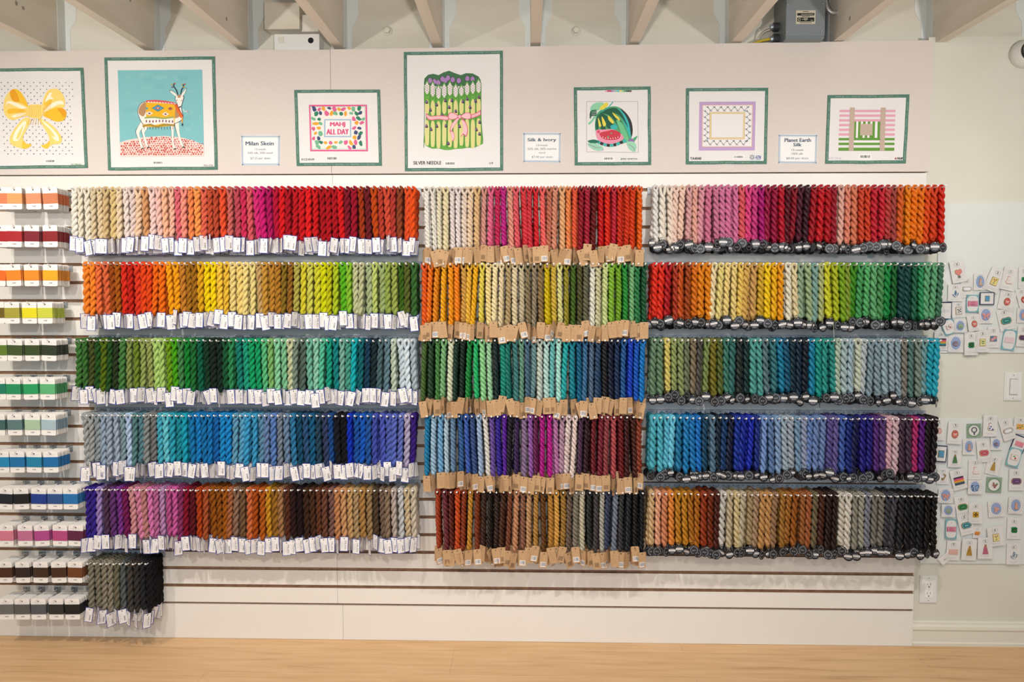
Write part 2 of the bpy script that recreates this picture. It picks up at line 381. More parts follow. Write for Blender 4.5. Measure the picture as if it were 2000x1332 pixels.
# switch and outlet
def plate(px, py, w_, h_, name, label, cat):
    c = P(px, py, .02); root = empty(name, c, label, cat)
    mb = MB(); mb.box(c.x-w_/2, c.x+w_/2, .015, .0198, c.z-h_/2, c.z+h_/2, M_plastic)
    mb.box(c.x-w_/2+.004, c.x+w_/2-.004, .013, .015, c.z-h_/2+.004, c.z+h_/2-.004, M_plastic)
    for s_ in (-1, 1): mb.lathe([(0, -.0008), (.0028, 0)], M_steel, Matrix.Translation((c.x, .013, c.z+s_*.048)), 10)
    mb.build('face_plate', root, c); return c, root
c, root = plate(1977, 755, .071, .116, 'light_switch', 'white rocker light switch on the right wall between the two pouch boards', 'switch')
mb = MB(); mb.box(c.x-.0165, c.x+.0165, .0115, .0129, c.z-.034, c.z+.034, mat('switch_gap', '#A9A9A2', .5)); 
v = [(c.x-.015, .0105, c.z-.031), (c.x+.015, .0105, c.z-.031), (c.x+.015, .007, c.z+.031), (c.x-.015, .007, c.z+.031)]
mb.face(v, M_plastic); mb.face([v[3], v[2], (c.x+.015, .0115, c.z+.031), (c.x-.015, .0115, c.z+.031)], M_plastic); mb.face([v[1], v[2], (c.x+.015, .0115, c.z+.031), (c.x+.015, .0115, c.z-.031)], M_plastic)
mb.face([v[0], v[3], (c.x-.015, .0115, c.z+.031), (c.x-.015, .0115, c.z-.031)], M_plastic)
mb.build('rocker', root, c)
c, root = plate(1812, 1150, .072, .117, 'power_outlet', 'white double power outlet low on the wall beside the slatwall', 'outlet')
mb = MB(); mb.box(c.x-.0165, c.x+.0165, .0115, .0129, c.z-.034, c.z+.034, M_white)
for s_ in (-1, 1):
    z = c.z+s_*.0195
    for q in (-1, 1): mb.box(c.x+q*.0064-.0008, c.x+q*.0064+.0008, .0112, .0115, z-.001, z+.008, M_dark)
    mb.lathe([(0, 0), (.0026, 0), (.0027, .0002)], M_dark, Matrix.Translation((c.x, .0112, z-.008)), 10)
mb.build('receptacle', root, c)
# ---------------------------------------------------------------- painted needlepoint canvases
M_canvas = noisy('needlepoint_canvas', '#ECE8E6', '#E4E0DF', 700, .9, .2)
M_tape = noisy('green_binding_tape', '#567F70', '#4E7767', 300, .85, .1)
M_tapetxt = cmat('#C9DDD0')
def wob(x, y, a=.8): return (x + random.uniform(-a, a), y + random.uniform(-a, a))
class Art:
    """flat ink on a canvas, outlines given in zoomed-view units (ox, oy, scale)"""
    def __init__(s, ox, oy, sc, y=-.0125): s.c = (ox, oy, sc); s.y = y; s.mb = MB()
    def p(s, x, y):
        v = P(s.c[0]+x/s.c[2], s.c[1]+y/s.c[2], s.y); return v
    def poly(s, pts, col, layer=0, sm=0):
        if sm: pts = smooth(pts, sm)
        s.n = getattr(s, 'n', 0)+1; q = [s.p(*a) for a in pts]; tri = tessellate_polygon([[Vector((v.x, v.z, 0)) for v in q]])
        yy = s.y - layer*.00012 - (s.n % 24)*4e-6; m = cmat(col); V = [(v.x, yy, v.z) for v in q]; F = []
        for t in tri:
            a, b, c = [V[i] for i in t]
            F.append(tuple(t) if (b[0]-a[0])*(c[2]-a[2])-(b[2]-a[2])*(c[0]-a[0]) > 0 else tuple(reversed(t)))
        s.mb.raw(V, F, m)
    def rect(s, x0, y0, x1, y1, col, layer=0): s.poly([(x0, y0), (x1, y0), (x1, y1), (x0, y1)], col, layer)
    def line(s, pts, wd, col, layer=1, sm=0, taper=False):
        if sm:
            o = []
            for i in range(len(pts)-1):
                p0, p1, p2, p3 = [pts[max(0, min(len(pts)-1, i+k))] for k in (-1, 0, 1, 2)]
                for j in range(sm):
                    t = j/sm; o.append(tuple(.5*((2*p1[a])+(-p0[a]+p2[a])*t+(2*p0[a]-5*p1[a]+4*p2[a]-p3[a])*t*t+(-p0[a]+3*p1[a]-3*p2[a]+p3[a])*t**3) for a in (0, 1)))
            pts = o + [pts[-1]]
        L_, R_ = [], []
        for i, (x, y) in enumerate(pts):
            a, b = pts[max(0, i-1)], pts[min(len(pts)-1, i+1)]; dx, dy = b[0]-a[0], b[1]-a[1]; l = math.hypot(dx, dy) or 1
            k = wd/2*((1-i/(len(pts)-1)*.8) if taper else 1); L_.append((x-dy/l*k, y+dx/l*k)); R_.append((x+dy/l*k, y-dx/l*k))
        s.n = getattr(s, 'n', 0)+1; yy = s.y - layer*.00012 - (s.n % 24)*4e-6; m = cmat(col)
        for i in range(len(pts)-1):
            q = [s.p(*a) for a in (L_[i], L_[i+1], R_[i+1], R_[i])]; s.mb.face([(v.x, yy, v.z) for v in q], m)
    def dot(s, x, y, r, col, layer=1, ry=None, n=8, rot_=0):
        ry = ry or r; s.poly([(x+r*math.cos(2*PI*i/n+rot_), y+ry*math.sin(2*PI*i/n+rot_)) for i in range(n)], col, layer)
    def blob(s, x, y, r, col, layer=1, ar=1.3, ang=0):
        pts = []
        for i in range(9):
            a = 2*PI*i/9; k = r*random.uniform(.8, 1.2); u, v = k*ar*math.cos(a), k*math.sin(a)/ar
            pts.append((x+u*math.cos(ang)-v*math.sin(ang), y+u*math.sin(ang)+v*math.cos(ang)))
        s.poly(pts, col, layer, 3)
    def text(s, t, x, y, wz, hz, col, layer=2):
        s.n = getattr(s, 'n', 0)+1; c = s.p(x, y); k = (s.p(x+1, y)-c).length
        put_text(s.mb, t, c.x, c.z, s.y - layer*.00012 - (s.n % 24)*4e-6, cmat(col), width=wz*k, height=hz*k)
def canvas(reg, cor, label, wavy=0):
    """cor: corners tl, tr, br, bl. returns (root, Art)"""
    A0 = Art(*reg); tl, tr, br, bl = [A0.p(*c) for c in cor]
    base = (bl+br)/2; base.y = -.010
    root = empty('needlepoint_canvas', base, label, 'needlepoint canvas', 'needlepoint canvases over the slatwall')
    def edge(a, b, n=6, amp=0):
        out = []
        for i in range(n):
            t = i/n; v = a.lerp(b, t); k = amp*math.sin(PI*t)*(1 if i % 2 else .4); out.append((v.x+k*random.uniform(-1, 1), v.z + k*random.uniform(-1, 1)))
        return out
    am = .0012
    out = edge(bl, br, 6, am) + edge(br, tr, 6, am) + edge(tr, tl, 6, am) + edge(tl, bl, 6, am)
    tw = .0125; cx, cz = base.x, (tl.z+bl.z)/2; W_, H_ = (tr.x-tl.x), (tl.z-bl.z)
    inn = [(cx+(x-cx)*(1-2*tw/W_), cz+(z-cz)*(1-2*tw/H_)) for x, z in out]
    mb = MB(); mb.prism(out, -.0118, -.0102, M_canvas); mb.build('canvas_cloth', root, base)
    mb = MB(); n = len(out)
    for i in range(n):
        j = (i+1) % n; a, b, c, d = out[i], out[j], inn[j], inn[i]
        mb.face([(a[0], -.0130, a[1]), (b[0], -.0130, b[1]), (c[0], -.0126, c[1]), (d[0], -.0126, d[1])], M_tape)
        mb.face([(a[0], -.0103, a[1]), (b[0], -.0103, b[1]), (b[0], -.0130, b[1]), (a[0], -.0130, a[1])], M_tape)
        mb.face([(d[0], -.0126, d[1]), (c[0], -.0126, c[1]), (c[0], -.0119, c[1]), (d[0], -.0119, d[1])], M_tape)
    # lettering woven in the tape
    for a, b, ang in ((tl, tr, PI), (bl, br, 0), (tl, bl, -PI/2), (tr, br, -PI/2)):
        d = (b-a).normalized(); L_ = (b-a).length; off = Vector((-d.z, 0, d.x))
        mid = (a+b)/2; inward = Vector((cx-mid.x, 0, cz-mid.z)).normalized()*tw/2
        t = .03; big = True
        while t + (.036 if big else .02) < L_ - .012:
            c = a + d*(t+(.018 if big else .01)) + inward
            put_text(mb, 'angel city stitchery' if big else 'LOS ANGELES, CA', c.x, c.z, -.0133, M_tapetxt, width=.036 if big else .019, ang=ang)
            t += .041 if big else .024; big = not big
    mb.build('tape_binding', root, base)
    A = Art(*reg); A.root = root; A.base = base
    return root, A
def finish(A, name='painted_design'): return A.mb.build(name, A.root, A.base)
def sticker(A, x0, y0, x1, y1):
    mb = MB(); a, b = A.p(x0, y1), A.p(x1, y0); mb.box(a.x, b.x, -.0129, -.0119, a.z, b.z, M_white); w_ = b.x-a.x; h_ = b.z-a.z; x = .12
    while x < .88:
        k = random.choice((.012, .02, .035)); mb.box(a.x+w_*x, a.x+w_*(x+k), -.0131, -.0129, a.z+h_*.3, b.z-h_*.22, M_dark); x += k+random.choice((.012, .02, .03))
    mb.build('barcode_sticker', A.root, A.base)
Z1 = (0, 0, 3.918); Z2 = (400, 0, 3.918); Z3 = (780, 0, 3.918); Z4 = (1180, 0, 3.918); Z5 = (1500, 0, 3.918)

# yellow bow
root, A = canvas(Z1, [(-70, 524), (637, 518), (672, 1285), (-58, 1293)], 'needlepoint canvas with a big yellow bow on small navy dots, leftmost of the row')
for j in range(22):
    for i in range(12):
        x = 10+i*49.3+(24 if j % 2 else 0)+j*1.3; y = 632+j*26
        if x < 560: A.dot(x, y, 4.2, '#38566E', 1, n=6)
def mir(pts, cx=268): return [(2*cx-x, y) for x, y in pts]
lb = [(215, 820), (190, 760), (155, 700), (105, 680), (55, 720), (30, 780), (28, 850), (60, 905), (110, 918), (165, 895), (215, 880)]
A.poly(lb, '#F6D778', 2, 5); A.poly([(215, 815), (180, 735), (130, 685), (90, 690), (80, 730), (120, 775), (165, 790)], '#F3C02C', 3, 4)
A.poly([(150, 770), (115, 690), (88, 690), (76, 715), (90, 760), (120, 780)], '#E9A014', 4, 4)
A.poly([(205, 828), (130, 790), (60, 775), (42, 820), (60, 790), (110, 808), (160, 830)], '#FBF3D8', 5, 4)
A.poly([(200, 850), (120, 830), (60, 840), (65, 870), (130, 862)], '#F2BD2E', 4, 4); A.poly([(200, 868), (140, 872), (90, 890), (120, 900), (170, 885)], '#FBF3D8', 5, 4)
rb = [(320, 820), (340, 740), (370, 690), (420, 678), (465, 700), (495, 760), (490, 820), (440, 835), (330, 870)]
A.poly(rb, '#F6D778', 2, 5); A.poly([(335, 800), (360, 725), (400, 700), (380, 740), (400, 770), (370, 810)], '#F3C640', 3, 4)
A.poly([(330, 860), (400, 790), (470, 770), (488, 800), (450, 800), (390, 830)], '#FBF3D8', 4, 4); A.poly([(345, 780), (372, 718), (400, 708), (390, 735), (410, 760), (380, 760)], '#FBF3D8', 5, 4)
A.poly([(330, 880), (400, 835), (460, 822), (505, 850), (505, 895), (480, 925), (430, 930), (380, 910)], '#F1BE2A', 5, 5)
A.poly([(440, 835), (480, 830), (504, 855), (500, 890), (485, 900), (468, 870)], '#E9A014', 6, 4)
lt = [(190, 900), (130, 960), (80, 1040), (78, 1090), (110, 1120), (170, 1135), (215, 1130), (240, 1110), (205, 1100), (175, 1060), (200, 1000), (235, 920)]
A.poly(lt, '#F6D778', 2, 5); A.poly([(185, 925), (120, 1000), (100, 1070), (140, 1075), (170, 1020), (200, 950)], '#FBF3D8', 3, 4)
A.poly([(170, 1135), (215, 1132), (242, 1105), (200, 1100), (176, 1075)], '#F3C640', 4, 4); A.poly([(180, 960), (145, 1010), (125, 1060), (150, 1050)], '#F6D778', 4, 4)
rt = [(295, 910), (340, 920), (400, 960), (455, 1020), (475, 1070), (455, 1100), (410, 1105), (350, 1135), (315, 1115), (345, 1105), (378, 1070), (350, 1000)]
A.poly(rt, '#F6D778', 2, 5); A.poly([(320, 920), (380, 965), (440, 1030), (450, 1080), (410, 1060), (370, 990)], '#FBF3D8', 3, 4)
A.poly([(315, 1112), (350, 1104), (380, 1078), (372, 1128), (345, 1136)], '#F3C640', 4, 4); A.poly([(350, 960), (400, 1010), (420, 1050), (390, 1030)], '#F6D778', 4, 4)
A.poly([(220, 808), (250, 800), (315, 802), (328, 830), (325, 890), (300, 906), (235, 900), (212, 880), (212, 830)], '#F6D778', 6, 4)
for i in range(7): A.line([(228+i*14, 806), (222+i*14, 850), (232+i*14, 898)], 3.2, '#E6A928', 7, 4)
for i in range(5): A.line([(205+i*3, 830+i*14), (150-i*8, 842+i*14)], 2.4, '#E6A928', 7)
for i in range(5): A.line([(330, 868-i*8), (392, 838-i*16)], 2.4, '#E6A928', 7)
for i in range(6): A.line([(230+i*16, 905), (212+i*20, 955)], 2.4, '#E6A928', 7)
finish(A); sticker(A, 340, 1218, 430, 1250); A2 = Art(*Z1); A2.root, A2.base = root, A.base; A2.text('the collection', 583, 1256, 80, 14, '#4DA24E'); finish(A2, 'maker_mark')

# deer
root, A = canvas(Z1, [(798, 440), (1644, 432), (1665, 1298), (827, 1304)], 'needlepoint canvas of a deer in a patterned blanket on turquoise sky')
A.poly([(901, 538), (1547, 533), (1562, 1196), (920, 1200)], '#7FBFC4', 0)
for i in range(26): A.blob(random.uniform(975, 1475), random.uniform(565, 1000), random.uniform(16, 30), random.choice(('#86C3C7', '#7ABBC1', '#84C2C4')), 1, 1.6)
hill = [(920, 1200), (918, 1090), (980, 1070), (1100, 1050), (1250, 1040), (1380, 1050), (1480, 1075), (1560, 1112), (1562, 1196)]
A.poly(hill, '#E9D2CB', 2)
for i in range(700):
    pass
yy = 1052; r = 0
while yy < 1196:
    xx = 930 + (r % 2)*9
    top = lambda x: 1042 + ((x-1250)/330)**2*62
    while xx < 1556:
        a, b = xx+random.uniform(-3, 3), yy+random.uniform(-3, 3)
        if b > top(a)+5: A.dot(a, b, random.choice((5, 6.5, 8)), '#C6503F', 3, n=7)
        xx += 19
    yy += 16; r += 1
WH, TA = '#F2ECE2', '#B68A62'
def legs(pts, col=WH): A.poly(pts, '#3A4A54', 4, 3); c = (sum(p[0] for p in pts)/len(pts), sum(p[1] for p in pts)/len(pts)); A.poly([(c[0]+(x-c[0])*.86, c[1]+(y-c[1])*.985) for x, y in pts], col, 5, 3)
legs([(1085, 930), (1045, 985), (1036, 1015), (1055, 1060), (1075, 1120), (1098, 1138), (1095, 1120), (1075, 1060), (1066, 1012), (1100, 970)])
legs([(1118, 940), (1082, 990), (1085, 1020), (1100, 1070), (1118, 1118), (1143, 1128), (1130, 1100), (1112, 1050), (1106, 1010), (1140, 970)])
legs([(1305, 950), (1310, 1010), (1315, 1090), (1325, 1135), (1350, 1140), (1338, 1120), (1328, 1060), (1332, 960)])
legs([(1335, 940), (1345, 1000), (1368, 1060), (1385, 1112), (1415, 1128), (1405, 1108), (1385, 1060), (1372, 1000), (1365, 930)])
for x, y in ((1092, 1137), (1137, 1127), (1340, 1139), (1405, 1126)): A.dot(x, y, 11, '#2A2A2C', 6, 5)
A.poly([(1115, 775), (1070, 800), (1052, 850), (1060, 890), (1085, 940), (1120, 970), (1200, 960), (1330, 950), (1400, 910), (1395, 850), (1380, 790), (1330, 800), (1200, 780)], '#3A4A54', 6, 4)
A.poly([(1115, 779), (1074, 803), (1056, 850), (1064, 888), (1088, 936), (1122, 966), (1200, 956), (1330, 946), (1396, 906), (1391, 850), (1376, 794), (1330, 804), (1200, 784)], WH, 7, 4)
A.poly([(1115, 782), (1078, 806), (1060, 850), (1068, 875), (1100, 890), (1120, 840)], TA, 8, 4); A.poly([(1330, 800), (1322, 880), (1345, 905), (1385, 880), (1370, 820)], TA, 8, 4)
A.poly([(1118, 775), (1200, 770), (1330, 792), (1345, 800), (1335, 960), (1200, 975), (1095, 968), (1120, 900)], '#EBB21A', 9)
A.poly([(1122, 768), (1190, 764), (1270, 772), (1345, 786), (1340, 802), (1260, 792), (1190, 782), (1120, 786)], '#D9545C', 10)
for i in range(10): A.poly([(1128+i*22, 784-abs(i-2)*-1), (1138+i*22, 774+i*1.6), (1149+i*22, 786+i*1.6)], WH, 11)
def dia(x, y, w_, h_, c, l): A.poly([(x-w_, y), (x, y-h_), (x+w_, y), (x, y+h_)], c, l)
dia(1210, 828, 48, 27, '#2B3E4E', 10); dia(1210, 828, 44, 24, '#3E9CBE', 11); dia(1210, 828, 22, 12, '#C7483E', 12); dia(1210, 828, 9, 5, '#E9E2D0', 13)
for x, y in ((1145, 868), (1268, 874)): dia(x, y, 28, 16, '#F0E3D8', 11); dia(x, y, 11, 7, '#6E2D55', 12)
dia(1305, 832, 20, 14, '#9C5C4E', 11); dia(1125, 830, 12, 10, '#3E9CBE', 11)
A.poly([(1108, 905), (1170, 900), (1250, 905), (1330, 898), (1332, 955), (1250, 945), (1180, 958), (1098, 950)], '#F0EAE2', 11)
A.line([(1108, 903), (1180, 898), (1250, 906), (1332, 896)], 12, '#98A85A', 12, 4)
for i in range(9): dia(1122+i*25, 928+2*math.sin(i), 6, 13, '#7A2F5E', 12)
A.line([(1093, 968), (1150, 955), (1200, 970), (1260, 955), (1335, 960)], 15, '#A88A2E', 12, 4)
for i in range(11): A.line([(1105+i*22, 972), (1105+i*22, 990)], 3, '#30454F', 12)
A.poly([(1350, 730), (1395, 726), (1410, 745), (1400, 780), (1390, 815), (1365, 825), (1355, 790), (1340, 760)], '#3A4A54', 10, 4)
A.poly([(1353, 734), (1393, 730), (1405, 746), (1396, 780), (1387, 811), (1368, 820), (1358, 790), (1344, 760)], WH, 11, 4)
A.dot(1372, 738, 13, TA, 12); A.dot(1392, 770, 4, '#222222', 12); A.dot(1356, 768, 4, '#222222', 12); A.dot(1377, 818, 7, '#222222', 12, 4)
for s_ in ([(1350, 738), (1315, 715), (1296, 690), (1325, 700), (1352, 722)], [(1395, 735), (1415, 715), (1430, 672), (1405, 700), (1388, 722)]): A.poly(s_, '#3A4A54', 9, 3); A.poly([(x*.9+.1*s_[0][0], y*.9+.1*s_[0][1]) for x, y in s_], WH, 10, 3)
A.line([(1362, 724), (1350, 690), (1330, 660), (1335, 640)], 9, '#26424E', 11, 4); A.line([(1385, 722), (1390, 690), (1405, 665), (1402, 645)], 9, '#26424E', 11, 4)
for x, y, c in ((1315, 648, '#C7A038'), (1338, 640, '#C7483E'), (1320, 668, '#7A2F5E'), (1395, 650, '#C7A038'), (1415, 645, '#C7483E'), (1408, 668, '#C7A038')): A.dot(x, y, 6, c, 12)
A.line([(1345, 800), (1365, 845), (1395, 900)], 24, '#DD6A22', 12, 4); A.line([(1352, 795), (1372, 840), (1402, 890)], 6, '#B93C22', 13, 4)
A.line([(1395, 905), (1396, 940)], 10, '#E0A020', 13); dia(1397, 955, 8, 14, '#26424E', 13); A.line([(1400, 835), (1416, 856), (1432, 850)], 5, '#F0EAE2', 13); A.dot(1438, 852, 6, '#C7A0B0', 14)
finish(A); sticker(A, 1162, 1230, 1255, 1262); A2 = Art(*Z1); A2.root, A2.base = root, A.base; A2.text('MH-430', 1595, 1266, 72, 16, '#8D8787'); finish(A2, 'maker_mark')

# MAHJ ALL DAY
root, A = canvas(Z2, [(684, 688), (1340, 685), (1355, 1268), (703, 1270)], 'needlepoint canvas reading MAHJ ALL DAY amid multicoloured blobs in a pink border')
A.poly([(797, 802), (1241, 801), (1249, 1158), (807, 1158)], '#E0588E', 1); A.poly([(808, 815), (1229, 813), (1236, 1146), (818, 1146)], '#EFE8E2', 2)
for a, b in (((792, 818), (1240, 816)), ((800, 1140), (1250, 1140)), ((812, 796), (822, 1160)), ((1224, 796), (1234, 1160))): A.line([a, b], 3, '#8DB9A6', 3)
cols = ['#3D4C74', '#E9A434', '#2F7E62', '#DB6192', '#74B48E']
for j in range(9):
    for i in range(11):
        x = 838+i*38.2+(14 if j % 2 else -2)+random.uniform(-5, 5); y = 833+j*37+random.uniform(-5, 5)
        if 905 < x < 1130 and 900 < y < 1062 or x > 1215 or y > 1130: continue
        A.blob(x, y, random.uniform(13, 18.5), cols[(i*3+j*2+random.randint(0, 1)) % 5], 4, random.uniform(1, 1.35), random.uniform(0, 3))
A.rect(913, 912, 1121, 1050, '#9FBAD2', 5); A.rect(924, 922, 1111, 1040, '#F0ECE8', 6)
A.text('MAHJ', 1017, 955, 112, 40, '#DB5086', 8); A.text('ALL DAY', 1017, 1008, 168, 40, '#DB5086', 8)
for t, x, y, w_ in (('MAHJ', 1017, 955, 112), ('ALL DAY', 1017, 1008, 168)):
    for dx, dy in ((1.6, 0), (-1.6, 0), (3, 0), (-3, 0), (0, 1.5)): A.text(t, x+dx, y+dy, w_, 40, '#DB5086', 7)
A.text('KCD4549', 789, 1220, 96, 16, '#2A2A2E', 2); A.text('KCD4549', 789.5, 1220, 96, 16, '#2A2A2E', 3)
finish(A); sticker(A, 926, 1195, 1022, 1232)

# asparagus
root, A = canvas(Z3, [(34, 398), (792, 388), (794, 1305), (42, 1310)], 'tall needlepoint canvas of an asparagus bunch tied with a pink ribbon')
A.poly([(188, 640), (192, 600), (220, 572), (260, 565), (300, 575), (335, 555), (380, 541), (420, 558), (470, 575), (510, 560), (560, 562), (605, 585), (622, 612), (622, 660), (194, 660)], '#3E6E48', 1)
pts = [(190, 700), (626, 700), (625, 850), (632, 980), (641, 1060), (640, 1100), (600, 1120), (560, 1132), (520, 1130), (480, 1138), (430, 1140), (385, 1148), (345, 1148), (300, 1136), (250, 1138), (200, 1115), (188, 1080), (200, 980), (204, 860), (192, 780)]
A.poly(pts, '#67A845', 1)
for x, y in ((235, 612), (268, 620), (330, 600), (372, 592), (408, 605), (455, 612), (520, 596), (560, 600), (350, 612), (298, 628)): A.poly([(x-20, y+16), (x-16, y-8), (x, y-22), (x+18, y-6), (x+20, y+16), (x, y+32)], '#3B2E44', 2); A.poly([(x-17, y+14), (x-13, y-7), (x, y-18), (x+15, y-5), (x+17, y+14), (x, y+28)], '#A880B8', 3)
n = 10; xs = [190+i*43.8 for i in range(n+1)]; top = [625, 632, 655, 640, 628, 645, 655, 632, 625, 610]
for i in range(n):
    x0, x1 = xs[i]+1, xs[i+1]-1; m_ = (x0+x1)/2; t = top[i]; b = [715, 735, 750, 742, 725, 738, 728, 722, 712, 705][i]
    A.poly([(x0-1, b), (x0-1, t+28), (m_, t-18), (x1+1, t+28), (x1+1, b), (m_, b+20)], '#3F7A38', 4)
    A.poly([(x0+1, b), (x0+1, t+30), (m_, t-12), (x1-1, t+30), (x1-1, b), (m_, b+16)], '#67A845', 5)
    A.poly([(x0+4, b-14), (x0+3, t+32), (m_, t+2), (x1-3, t+32), (x1-4, b-14), (m_, b+8)], '#F0E6E4', 6)
    for k in range(5):
        yy = t+20+k*18
        if yy < b-6: A.line([(x0+3, yy+8), (m_, yy-9), (x1-3, yy+8)], 1.8, '#5F5060', 7); A.line([(x0+4, yy-4), (m_, yy+13), (x1-4, yy-4)], 1.8, '#5F5060', 7)
    A.line([(xs[i], t+40), (xs[i]+2, 880), (xs[i]-3, 1130)], 4, '#3F7A38', 8, 3)
    for y0, y1 in ((772, 868-(i % 3)*-12), (930, 1108+(i % 3)*10)):
        y0 += [0, 6, 10, 2, -6, 4, 0, -8, -4, -14][i]
        A.poly([(x0+6, y0+22), (m_, y0-12), (x1-5, y0+24), (x1-6, y1-14), (m_, y1+6), (x0+7, y1-12)], '#DDD68E', 6, 3)
A.line([(xs[-1]-2, 650), (626, 880), (636, 1090)], 3, '#3F7A38', 8)
for x, y in ((210, 782), (238, 842), (286, 802), (352, 770), (382, 822), (403, 770), (432, 852), (487, 778), (520, 758), (542, 822), (584, 774), (610, 745), (208, 966), (243, 990), (287, 966), (357, 964), (461, 968), (615, 936), (590, 992), (614, 1026), (375, 1098), (328, 880)):
    A.poly([(x-10, y+10), (x-8, y-8), (x, y-16), (x+8, y-4), (x+10, y+12)], '#3B2E44', 9, 3); A.poly([(x-8, y+7), (x-6, y-6), (x, y-12), (x+4, y)], '#8A6A9A', 10, 3)
A.poly([(204, 868), (240, 888), (300, 884), (372, 890), (372, 922), (300, 915), (240, 922), (210, 905)], '#D8587E', 11, 3); A.poly([(208, 876), (240, 892), (300, 889), (368, 895), (368, 917), (300, 910), (240, 916), (214, 900)], '#EFB9BE', 12, 3)
A.poly([(548, 880), (590, 862), (622, 842), (625, 880), (590, 895), (552, 908)], '#D8587E', 11); A.poly([(552, 884), (590, 868), (618, 852), (620, 876), (590, 889), (555, 903)], '#EFB9BE', 12)
for pts in ([(450, 885), (410, 862), (380, 868), (372, 900), (385, 915), (420, 915), (450, 900)], [(470, 885), (510, 862), (545, 868), (552, 895), (540, 912), (505, 910), (472, 898)], [(445, 900), (400, 950), (388, 990), (390, 1010), (425, 960), (462, 905)], [(478, 905), (505, 930), (525, 990), (512, 1048), (490, 1030), (468, 1048), (490, 990), (480, 930)], [(390, 1000), (400, 1050), (405, 1085), (425, 1050), (412, 1010)]):
    A.poly(pts, '#D8587E', 13, 4); c = (sum(p[0] for p in pts)/len(pts), sum(p[1] for p in pts)/len(pts)); A.poly([(c[0]+(x-c[0])*.84, c[1]+(y-c[1])*.84) for x, y in pts], '#F0C0C6', 14, 4)
A.dot(461, 894, 15, '#D8587E', 15, 16); A.dot(461, 894, 11, '#F0C0C6', 16, 12)
for k in range(2): A.text('SILVER NEEDLE', 213+k*1.5, 1246, 214, 26, '#1E1E22', 3+k); A.text('119', 702+k, 1249, 27, 18, '#1E1E22', 3+k)
finish(A); sticker(A, 343, 1234, 434, 1271)

# watermelon
root, A = canvas(Z3, [(1335, 668), (1923, 661), (1927, 1262), (1342, 1265)], 'needlepoint canvas of a cut striped watermelon on a vine')
for i, c in enumerate(('#E8A0C0', '#C83A60', '#C83A60', '#A880B8', '#C0A8D0', '#7AC8B8', '#58C8C8', '#E8E070', '#A0D080', '#58A878', '#2E7050', '#1E4A3A', '#6A5040')): A.rect(1576+i*15.5, 690, 1591+i*15.5, 703, c, 1)
for a, b in (((1433, 777), (1824, 777)), ((1824, 777), (1828, 1166)), ((1828, 1166), (1433, 1162)), ((1433, 1162), (1433, 777))): A.line([a, b], 2, '#77777A', 1)
A.poly([(1520, 860), (1580, 825), (1660, 815), (1720, 850), (1765, 910), (1785, 980), (1775, 1060), (1740, 1090), (1640, 1100), (1540, 1060), (1500, 1000), (1500, 920)], '#4FA06C', 2, 5)
A.poly([(1690, 828), (1740, 870), (1775, 930), (1786, 1000), (1775, 1045), (1760, 960), (1730, 890)], '#2E3436', 3, 4)
A.poly([(1670, 830), (1720, 870), (1755, 940), (1768, 1020), (1768, 1060), (1735, 980), (1700, 900)], '#38B4B4', 3, 4)
for pts in ([(1540, 862), (1620, 850), (1680, 900), (1720, 980), (1745, 1075), (1700, 1020), (1650, 930), (1600, 880)], [(1535, 865), (1590, 890), (1640, 960), (1600, 985), (1560, 920)], [(1530, 870), (1556, 920), (1580, 990), (1545, 990), (1530, 930)], [(1524, 875), (1522, 990), (1505, 985), (1503, 930)], [(1560, 850), (1650, 825), (1710, 880), (1750, 980), (1700, 900), (1640, 860)]): A.poly(pts, '#1F5A44', 4, 4)
for pts in ([(1600, 885), (1640, 930), (1630, 945), (1600, 915)], [(1548, 890), (1582, 950), (1560, 965)], [(1630, 860), (1680, 900), (1685, 925), (1650, 895)], [(1520, 900), (1545, 960), (1528, 968)]): A.poly(pts, '#E3D44C', 5, 4)
A.poly([(1690, 1000), (1735, 1085), (1760, 1090), (1740, 1020), (1700, 940), (1660, 920)], '#6CBF8C', 5, 4)
A.poly([(1620, 960), (1660, 955), (1668, 975), (1640, 995), (1618, 980)], '#38B4B4', 6, 4)
A.poly([(1504, 1000), (1560, 992), (1630, 990), (1680, 1010), (1716, 1050), (1700, 1075), (1640, 1098), (1580, 1100), (1520, 1070)], '#E795AC', 7, 4)
A.poly([(1532, 1020), (1600, 1000), (1640, 995), (1690, 1018), (1680, 1060), (1620, 1072), (1560, 1062)], '#C93A4A', 8, 4)
for i in range(15): A.dot(1548+i*9.6, 1046+14*math.sin(i*.21+.1)+random.uniform(-3, 3), 4, '#F3E9E2' if i % 2 else '#B02A3C', 9)
A.dot(1524, 1008, 12, '#D8466A', 9); A.dot(1597, 1048, 7, '#5FA37A', 10); A.dot(1622, 1020, 6, '#5FA37A', 10)
for i in range(9):
    t = i/8; A.line([(1512+200*t, 1082+30*math.sin(PI*t)), (1535+200*t, 1085+30*math.sin(PI*(t+.1)))], 22, '#2A2E30' if i % 2 else '#3FB4B0', 8)
A.poly([(1478, 860), (1460, 830), (1495, 790), (1550, 785), (1570, 800), (1540, 835), (1500, 850)], '#8ECFA8', 9, 4); A.poly([(1530, 830), (1580, 785), (1600, 800), (1560, 840)], '#E3D44C', 10, 3)
A.line([(1635, 780), (1590, 830), (1530, 860)], 7, '#2FA8A0', 11, 4)
for i in range(4): A.line([(1510, 845+i*12), (1470, 850+i*12), (1460, 880+i*9)], 9, '#235A45', 10, 4)
A.line([(1505, 880), (1470, 930), (1446, 950)], 14, '#7CC79C', 9, 4)
